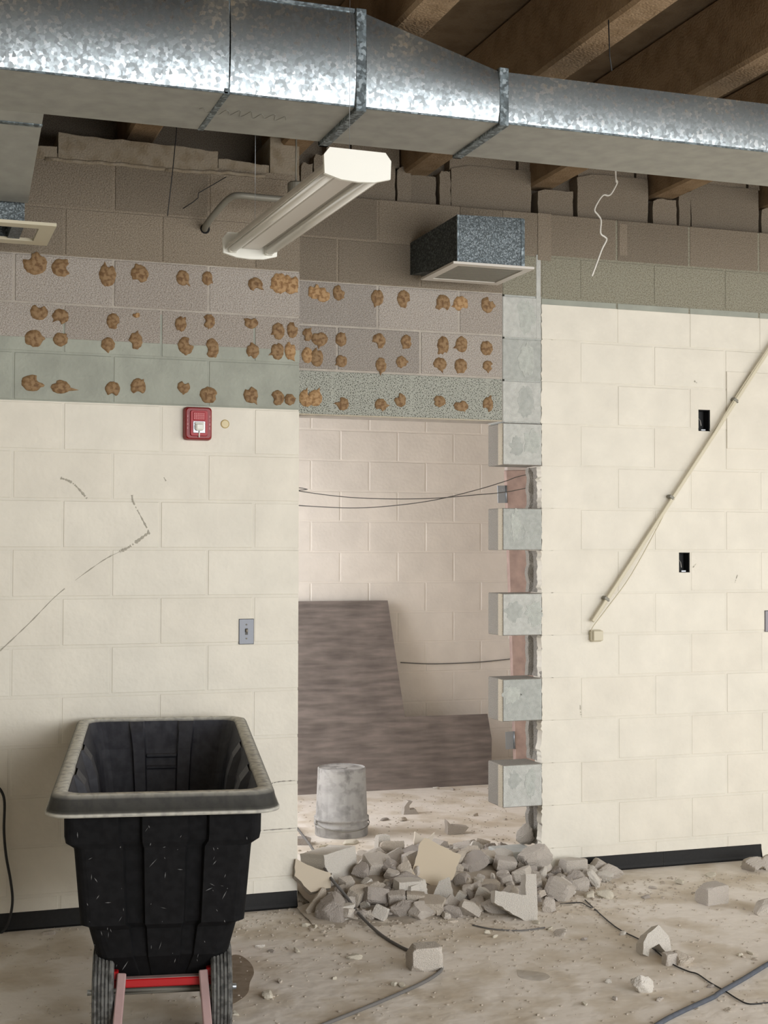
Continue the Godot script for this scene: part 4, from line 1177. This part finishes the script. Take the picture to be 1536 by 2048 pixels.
func carved(called: String, px: float, py: float, base_h: float, outline: Array, depth: float, rot: Basis, m: Material, label: String, edge: Material = null) -> Node3D:   # a flat-faced piece of block with its own outline (in metres)
	var p := ony(px, py, base_h)
	var t := thing(called, label, "rubble", p)
	var pts := PackedVector2Array()
	var r := RandomNumberGenerator.new(); r.seed = int(px * 3 + py)
	for i in outline.size():
		var a: Vector2 = outline[i]; var b: Vector2 = outline[(i + 1) % outline.size()]
		var n: int = max(1, int(a.distance_to(b) / .018))
		for k in n:
			var v := a.lerp(b, float(k) / n)
			if k > 0: v += Vector2(r.randf_range(-.0025, .0025), r.randf_range(-.0025, .0025))
			pts.append(v)
	var st := mb(); prism(st, pts, -depth, -.003)
	put("body", done(st), m if edge == null else edge, t).basis = rot
	if edge:
		st = mb(); prism(st, pts, -.003, 0); put("painted_face", done(st), m, t).basis = rot
	return t

func rubble() -> void:
	# a low bed of dust and crumbs under the heap
	var st := mb(true)
	var nz := FastNoiseLite.new(); nz.seed = 17; nz.frequency = 7.0; nz.fractal_octaves = 3
	var nx := 90; var ny := 50
	var grid := []
	for i in nx + 1:
		var row := []
		for j in ny + 1:
			var x: float = lerp(-.02, 1.75, float(i) / nx); var z: float = lerp(-.85, .42, float(j) / ny)
			row.append(Vector3(x, heap(x, z) * .75 + (.013 * nz.get_noise_2d(x, z) if heap(x, z) > .004 else 0.0) - .004, z))
		grid.append(row)
	for i in nx:
		for j in ny:
			var gp: Vector3 = grid[i + 1][j]
			if gp.z < -.17 and (gp.x > 1.05 and gp.z > -.42 or gp.x > 1.24): continue
			if grid[i][j].x < .02 and gp.z < .05: continue
			quad(st, grid[i][j], grid[i][j + 1], grid[i + 1][j + 1], grid[i + 1][j])
	tag(put("rubble_dust", done(st), M.crumb), "low bed of concrete dust and crumbs under the heap of rubble", "dust", "", "stuff")

	# pieces that can be told apart, each placed where it lies
	carved("half_block", 690, 1757, .075, [Vector2(-.10, -.03), Vector2(.085, -.03), Vector2(.09, .125), Vector2(-.10, .13)], .17, Basis(Vector3.UP, -.33 + .75) * Basis(Vector3.RIGHT, -.12) * Basis(Vector3.BACK, .10), M.stones[2], "large half block lying near the bucket with a dark hollow side and dust on top")
	carved("block_slab", 868, 1772, .055, [Vector2(-.105, .04), Vector2(.01, -.005), Vector2(.08, .035), Vector2(.115, .15), Vector2(-.055, .215), Vector2(-.075, .19)], .045, Basis(Vector3.UP, -.33 + .05) * Basis(Vector3.RIGHT, -.5) * Basis(Vector3.BACK, -.10), mat(Color(.82, .765, .675), .8), "flat tan painted face of a block tilted up in the middle of the heap", M.stones[1])
	carved("block_slab", 622, 1782, .085, [Vector2(-.075, .06), Vector2(.0, -.005), Vector2(.085, .02), Vector2(.08, .085), Vector2(-.02, .11), Vector2(-.075, .135)], .05, Basis(Vector3.UP, -.33 + .2) * Basis(Vector3.RIGHT, -.45) * Basis(Vector3.BACK, -.12), mat(Color(.80, .75, .67), .85), "tan painted slab tipped against the end of the left wall", M.stones[1])
	var u := carved("channel_block", 1040, 1842, .0, [Vector2(-.105, .075), Vector2(.02, .0), Vector2(.075, .0), Vector2(.078, .19), Vector2(.032, .19), Vector2(.030, .105), Vector2(-.06, .12), Vector2(-.10, .125)], .15, Basis(Vector3.UP, -.33 + .05) * Basis(Vector3.RIGHT, -.25), M.stones[2], "broken channel-shaped block at the front of the heap with a pale smooth end")
	carved("block_shard", 890, 1815, .0, [Vector2(-.07, .02), Vector2(-.01, .0), Vector2(.075, .005), Vector2(.03, .06), Vector2(.012, .13), Vector2(-.03, .11)], .06, Basis(Vector3.UP, -.33 - .15) * Basis(Vector3.RIGHT, -.3), M.stones[2], "pale three-cornered shard with a curved edge below the tan slab")
	carved("corner_fragment", 1320, 1912, .0, [Vector2(-.068, .012), Vector2(-.045, .0), Vector2(-.038, .028), Vector2(.005, .045), Vector2(.03, .01), Vector2(.052, .02), Vector2(.05, .07), Vector2(.015, .115), Vector2(-.035, .085), Vector2(-.058, .055)], .075, Basis(Vector3.UP, -.33 + .25) * Basis(Vector3.RIGHT, -.35), M.stones[2], "pale notched corner of a block lying alone on the floor right of the heap")
	carved("curved_shard", 822, 1629, .0, [Vector2(-.045, .0), Vector2(.05, .0), Vector2(.03, .03), Vector2(-.005, .028), Vector2(-.01, .05), Vector2(.012, .075), Vector2(-.015, .078), Vector2(-.04, .045)], .05, Basis(Vector3.UP, -.33 + .3), M.stones[1], "curved grey shard on the floor deep inside the opening")
	carved("block_fragment", 915, 1669, .0, [Vector2(-.055, .0), Vector2(.03, .0), Vector2(.065, .035), Vector2(-.025, .045), Vector2(-.055, .075)], .07, Basis(Vector3.UP, -.33 + .2), M.stones[1], "grey wedge of block with a raised end standing inside the opening behind the heap")
	carved("block_slab", 838, 1722, .10, [Vector2(-.105, .0), Vector2(.085, .02), Vector2(.09, .055), Vector2(-.10, .035)], .12, Basis(Vector3.UP, -.33 + .3) * Basis(Vector3.BACK, .16), M.stones[3], "dark brown slab stacked on the heap behind the tan slab")
	carved("block_slab", 828, 1745, .06, [Vector2(-.10, .0), Vector2(.07, .015), Vector2(.08, .05), Vector2(-.095, .04)], .12, Basis(Vector3.UP, -.33 + .25) * Basis(Vector3.BACK, .08), M.stones[4], "olive brown slab lying under the dark brown slab in the heap")
	carved("block_shard", 868, 1712, .13, [Vector2(-.035, -.03), Vector2(.04, -.045), Vector2(.025, .04), Vector2(.03, .055), Vector2(-.03, .05)], .05, Basis(Vector3.UP, -.33 + .1) * Basis(Vector3.RIGHT, -.2), M.stones[2], "pale pinkish shard standing at the right end of the dark brown slab")
	carved("block_shard", 848, 1690, .14, [Vector2(-.05, -.02), Vector2(.03, -.02), Vector2(.055, .06), Vector2(.02, .03), Vector2(-.01, .035), Vector2(-.04, .065)], .05, Basis(Vector3.UP, -.33 + .1) * Basis(Vector3.RIGHT, -.25), mat(Color(.80, .76, .70), .9), "whitish broken crest at the top of the heap")
	var list := [
		[821, 1815, 62, 58, .0, 1, 41, "squarish rough block lump at the front of the heap left of the curved shard", .3, 2],
		[664, 1843, 66, 46, .0, 0, 42, "dark rounded lump at the front of the heap near the skirting", .2, 3],
		[693, 1840, 32, 32, .0, 1, 43, "small pale flake resting on the dark rounded lump", .6, 2],
		[1072, 1733, 48, 44, .09, 0, 44, "grey lump leaning on the stub of the toothed wall", .4, 1],
		[1148, 1760, 48, 44, .0, 1, 45, "upright flat-faced lump at the right end of the heap before the skirting", .35, 0],
		[1220, 1759, 42, 30, .0, 0, 46, "round-edged flat stone lying against the black skirting right of the heap", .2, 1],
		[849, 1943, 64, 52, .0, 1, 47, "rough lone lump of concrete lying over the cable in front of the heap", .3, 0],
		[1427, 1809, 54, 40, .0, 1, 48, "lone block lump with a pale rounded end on the floor far right", .5, 1],
		[1340, 1931, 26, 26, .0, 1, 49, "small square chip touching the notched corner piece", .5, 1],
		[1370, 1931, 38, 20, .0, 0, 50, "flat brownish chip right of the notched corner piece", .2, 4],
		[1285, 1987, 40, 32, .0, 0, 51, "small pale lump lying below the notched corner piece", .4, 2],
		[1508, 1743, 44, 28, .0, 0, 52, "flat rough stone by the right end of the skirting", .3, 1],
		[1540, 1740, 32, 34, .0, 0, 53, "grey stone at the right edge of the picture by the wall", .3, 0],
		[1546, 1830, 40, 34, .0, 0, 54, "rough stone cut off by the right edge of the picture on the floor", .3, 0],
		[934, 1737, 38, 42, .06, 0, 55, "crumbly lump of mortar behind the tan slab", .1, 4],
		[960, 1735, 34, 28, .05, 0, 56, "rounded grey stone beside the crumbly mortar lump", .1, 1],
		[1050, 1686, 36, 32, .13, 0, 57, "grey splinter perched on the broken stub of the toothed wall", .4, 1],
		[975, 1792, 46, 30, .02, 1, 58, "brown oblong lump in the front of the heap left of the channel block", .2, 4],
		[935, 1796, 44, 44, .0, 0, 59, "brown cracked lump right of the curved shard in the heap", .3, 4],
		[1098, 1825, 26, 28, .0, 0, 60, "small upright stone right of the channel block", .3, 1],
		[830, 1838, 28, 18, .0, 0, 61, "small pale pebble in front of the squarish lump", .2, 2],
		[765, 1702, 26, 34, .11, 1, 62, "pale upright flake at the back left of the heap", .4, 2],
		[790, 1708, 32, 26, .11, 0, 63, "rounded tan stone at the back of the heap beside the pale flake", .2, 4],
		[745, 1812, 44, 52, .0, 0, 64, "brown jagged lump at the front of the heap right of the cable", .3, 4],
		[745, 1730, 42, 30, .07, 0, 65, "grey lump right of the half block in the heap", .3, 0],
		[820, 1780, 40, 26, .05, 0, 66, "brown flat piece wedged under the tan slab", .3, 4],
		[600, 1690, 40, 14, .0, 1, 67, "flat dark piece of board on the floor beside the upturned bucket", .1, 3]]
	for q in list: rock(q[0], q[1], q[2], q[3], q[4], q[5], q[6], q[7], q[8], q[9])
	# the many smaller fragments of the heap
	var r := RandomNumberGenerator.new(); r.seed = 606
	var n := 0; var tries := 0
	var taken := []
	var small := []
	while n < 250 and tries < 12000:
		tries += 1
		var px := r.randf_range(594, 1215); var py := r.randf_range(1690, 1835)
		var u0: float = (px - 900) / 310.0; var v0: float = (py - (1765 - 12 * u0)) / (70.0 - 28.0 * abs(u0))
		if u0 * u0 + v0 * v0 > 1.0: continue
		if px > 985 and px < 1060 and py < 1722: continue
		if (px > 628 and px < 722 and py > 1712 and py < 1772) or (px > 832 and px < 912 and py > 1728 and py < 1790) or (px < 655 and py > 1735 and py < 1792): continue
		var p := ony(px, py, .0)
		p = ony(px, py, heap(p.x, p.z) * .8)
		if p.x < .03 or (p.x > 1.0 and p.z < -.18 and p.z > -.42 and p.x > 1.2): continue
		if p.x > 1.26 and p.z < -.16: continue
		var s := lerpf(.026, .088, pow(r.randf(), 1.4)) * (1.0 if r.randf() < .8 else 1.25)
		var ok := true
		for q in taken:
			if Vector2(q.x - p.x, q.z - p.z).length() < (q.y + s) * .36: ok = false; break
		if not ok: continue
		taken.append(Vector3(p.x, s, p.z))
		var boxy := r.randf() < .45
		var o := put("rubble_fragment", stone(700 + n % 16, 7, 6, .02, .5) if boxy else stone(730 + n % 16, 7, 13, .04), M.stones[r.randi() % 5], null, Vector3(p.x, heap(p.x, p.z) * .8 + s * .28, p.z))
		o.basis = Basis.from_euler(Vector3(r.randf_range(-.6, .6), r.randf() * TAU, r.randf_range(-.6, .6))) * Basis.from_scale(Vector3(s * r.randf_range(.9, 1.5), s * r.randf_range(.6, 1.0), s * r.randf_range(.8, 1.2)))
		tag(o, "", "rubble", "small fragments of the rubble heap")
		small.append([o, "%s %s heap fragment" % [["grey", "brownish grey", "pale grey", "dark grey", "tan"][M.stones.find(o.material_override)], "blocky" if boxy else "jagged"], Vector3(p.x, 0, p.z)])
		n += 1
	# chips strewn on the floor
	var chips := [[535, 1992, 28, 18, 0], [705, 1918, 23, 12, 0], [787, 1970, 14, 8, 0], [805, 1972, 16, 8, 0], [594, 1905, 14, 12, 0], [470, 2030, 18, 10, 0], [668, 1958, 12, 8, 0], [520, 1895, 12, 10, 1], [545, 1905, 12, 8, 1], [560, 1965, 14, 10, 1], [1360, 1768, 18, 10, 0], [1307, 1777, 12, 8, 1], [1420, 1752, 16, 10, 0], [1290, 1796, 18, 8, 1], [1180, 1795, 22, 18, 0], [1100, 1860, 14, 10, 0], [1075, 1848, 12, 10, 0], [1205, 1795, 26, 22, 0], [975, 1868, 12, 9, 0], [990, 1874, 12, 9, 0], [1120, 1870, 22, 18, 1], [95, 1868, 24, 10, 1], [1480, 1912, 14, 10, 0], [1500, 1908, 12, 8, 0], [1508, 1920, 10, 8, 1], [1170, 2010, 12, 8, 0], [1230, 2000, 12, 8, 1], [1245, 1870, 12, 10, 1], [1170, 1880, 12, 8, 1], [950, 1632, 10, 8, 1], [1010, 1640, 9, 6, 1], [905, 1580, 10, 7, 1], [870, 1578, 10, 7, 1], [770, 1640, 16, 7, 1], [807, 1641, 18, 8, 1], [700, 1688, 26, 10, 0], [650, 1694, 18, 8, 0], [630, 1855, 12, 10, 0], [610, 1852, 18, 10, 0], [905, 1846, 14, 9, 1], [1390, 1985, 10, 8, 1], [1320, 2000, 16, 9, 1], [1215, 1965, 14, 9, 1], [1420, 1975, 12, 8, 1], [1455, 2022, 12, 9, 1]]
	for i in chips.size():
		var q: Array = chips[i]
		var p := ony(q[0], q[1], 0.0); var k := pxm(p)
		var w: float = q[2] / k; var h: float = max(.010, q[3] / k * .7)
		var o := put("floor_chip", stone(760 + i % 8, 5, 9, .03), M.chip if q[4] == 0 else M.stones[i % 5], null, p + Vector3(0, h * .38, 0))
		o.basis = Basis(Vector3.UP, r.randf() * TAU) * Basis.from_scale(Vector3(w, h, w * .7))
		tag(o, "", "chip", "pale chips strewn on the floor" if q[4] == 0 else "dull chips strewn on the floor")
		small.append([o, "pale chip on the floor" if q[4] == 0 else "dull grey chip on the floor", p])
	label_small(small)
	# grit too fine to count
	var mm := MultiMesh.new()
	mm.transform_format = MultiMesh.TRANSFORM_3D
	mm.mesh = stone(790, 3, 8, .03)
	var xs := []
	while xs.size() < 5200:
		var p := Vector3(r.randf_range(-1.6, 3.0), 0, r.randf_range(-2.6, 2.0))
		if p.z < .02 and p.z > -.42 and (p.x < .02 or p.x > 1.2): continue
		if p.z < -.2 and (p.x < -.6 or p.x > 2.4): continue
		var near := exp(-pow((p.x - .75) / 1.1, 2) - pow((p.z + .05) / .55, 2))
		if r.randf() > .12 + near: continue
		var s := r.randf_range(.002, .0065) * (1.0 + 1.5 * near * r.randf())
		if r.randf() < .06: s *= 1.7
		xs.append(Transform3D(Basis(Vector3.UP, r.randf() * TAU) * Basis.from_scale(Vector3(s * 1.3, s * .8, s)), p + Vector3(0, s * .25, 0)))
	mm.instance_count = xs.size()
	for i in xs.size(): mm.set_instance_transform(i, xs[i])
	var mi := MultiMeshInstance3D.new(); mi.name = "floor_grit"; mi.multimesh = mm; mi.material_override = M.crumb
	add_child(mi)
	tag(mi, "fine grit and crumbs scattered over the concrete floor", "grit", "", "stuff")
	# damp stain beside the truck's wheel
	for q in [[[[455, 1912], [478, 1910], [500, 1925], [508, 1945], [500, 1965], [496, 1985], [480, 2000], [455, 2012], [420, 2014], [400, 1990], [410, 1940]], "stain"], [[[1035, 1940], [1085, 1945], [1100, 1955], [1080, 1962], [1040, 1955]], "stain"]]:
		var poly := PackedVector2Array()
		var pp := []
		for v in q[0]: pp.append(ony(v[0], v[1]))
		pp.append(pp[0])
		for v in curve(pp, 4): poly.append(Vector2(v.x, -v.z))
		poly.remove_at(poly.size() - 1)
		var s2 := mb(); prism(s2, poly, .0, .0006, Transform3D(Basis(Vector3.RIGHT, -PI / 2), Vector3.ZERO))
		put("damp_stain", done(s2), M.stain if q[0][0][0] < 900 else vary(M.floor, .86), get_node("floor")).transform = get_node("floor").transform.affine_inverse()

func label_small(list: Array) -> void:   # says which one by the nearest thing one can find, and how many lie between
	var marks := [["the half block", 668, 1757], ["the tilted tan slab", 868, 1772], ["the channel block", 1040, 1842], ["the squarish lump", 821, 1815], ["the upturned bucket", 683, 1675], ["the lone lump over the cable", 849, 1943], ["the notched corner piece", 1320, 1912], ["the black truck's wheel", 440, 2050], ["the left wall's end", 592, 1800], ["the toothed wall's stub", 1010, 1720], ["the upright flat-faced lump", 1148, 1760], ["the curved-edge shard", 890, 1815], ["the dark rounded lump", 664, 1843], ["the lone block lump", 1427, 1809], ["the brown jagged lump", 745, 1812], ["the pale lump", 1285, 1987], ["the grey wedge", 915, 1669], ["the plywood's foot", 850, 1576], ["the flat stone by the skirting", 1220, 1759], ["the curved shard", 822, 1629]]
	var found := {}
	for q in list:
		var best := 0; var bd := 1e9
		for i in marks.size():
			var d: float = ony(marks[i][1], marks[i][2]).distance_to(q[2])
			if d < bd: bd = d; best = i
		var off: Vector3 = q[2] - ony(marks[best][1], marks[best][2])
		var across := off.dot(cam_r); var along := off.dot(Vector3(cam_f.x, 0, cam_f.z).normalized())
		var side: String = ("right of " if across > 0 else "left of ") if abs(across) > abs(along) else ("behind " if along > 0 else "in front of ")
		var text: String = q[1] + " " + side + marks[best][0]
		if not found.has(text): found[text] = []
		found[text].append([bd, q[0]])
	var nth := ["nearest one", "second out", "third out", "fourth out", "fifth out", "sixth out", "seventh out", "eighth out", "ninth out", "tenth out", "eleventh out", "twelfth out", "thirteenth out", "fourteenth out"]
	for text in found:
		var f: Array = found[text]
		f.sort_custom(func(a, b): return a[0] < b[0])
		for i in f.size(): f[i][1].set_meta("label", text + (", " + nth[min(i, 13)] if f.size() > 1 else ""))

func heap(x: float, z: float) -> float:
	var e := exp(-pow((x - .62) / .62, 4.0)) * exp(-pow((z + .12 + .04 * x) / .30, 2.0))
	return .125 * e

func cables() -> void:
	var on_floor := func(list: Array, h: float) -> Array:
		var o := []
		for p in list: o.append(ony(p[0], p[1], p[2] if p.size() > 2 else h))
		return o
	var c: Array = on_floor.call([[588, 1648, .02], [597, 1660, .03], [620, 1690, .07], [648, 1735, .13], [662, 1757, .13], [690, 1790, .08], [720, 1830, .03], [760, 1868, .006], [800, 1893, .006], [835, 1908, .006], [875, 1925, .006], [883, 1938, .006], [868, 1952, .006], [838, 1969, .006], [780, 1995, .006], [700, 2028, .006], [640, 2052, .006], [560, 2085, .006]], .006)
	tag(put("power_cable", tube_mesh(curve(c, 6), .0065, 8), M.cable_gray), "grey power cable running out of the opening over the heap and across the floor", "cable")
	c = on_floor.call([[1580, 1905], [1536, 1928], [1490, 1956], [1440, 1985], [1425, 1995], [1370, 2020], [1325, 2043], [1270, 2080]], .007)
	tag(put("power_cable", tube_mesh(curve(c, 6), .0085, 8), M.cable_blue), "bluish dusty cable crossing the floor at the lower right corner", "cable")
	c = on_floor.call([[1170, 1800], [1230, 1853], [1290, 1885], [1340, 1925], [1375, 1942], [1395, 1948], [1420, 1965], [1450, 1982], [1475, 1998], [1500, 2008], [1545, 2004]], .004)
	tag(put("thin_wire", tube_mesh(curve(c, 5), .0026, 6), M.cable), "thin dark wire trailing over the floor under the notched corner piece", "wire")
	c = on_floor.call([[945, 1850], [985, 1858], [1040, 1861], [1090, 1855]], .004)
	tag(put("thin_wire", tube_mesh(curve(c, 5), .003, 6), M.cable_gray), "short piece of dusty wire in front of the channel block", "wire")
	c = on_floor.call([[1120, 1808], [1160, 1805], [1175, 1812], [1195, 1822]], .004)
	tag(put("thin_wire", tube_mesh(curve(c, 5), .0022, 6), M.cable), "short curl of dark wire right of the heap", "wire")
	var b := []
	for p in [[-30, 1560], [-8, 1572], [3, 1583], [9, 1605], [8, 1660], [12, 1710], [21, 1760], [25, 1800], [20, 1835], [10, 1858], [-15, 1880]]: b.append(onz(p[0], p[1], .03))
	tag(put("hanging_cable", tube_mesh(curve(b, 6), .0055, 8), M.cable), "black cable hanging down the cream wall at the left edge of the picture", "cable")
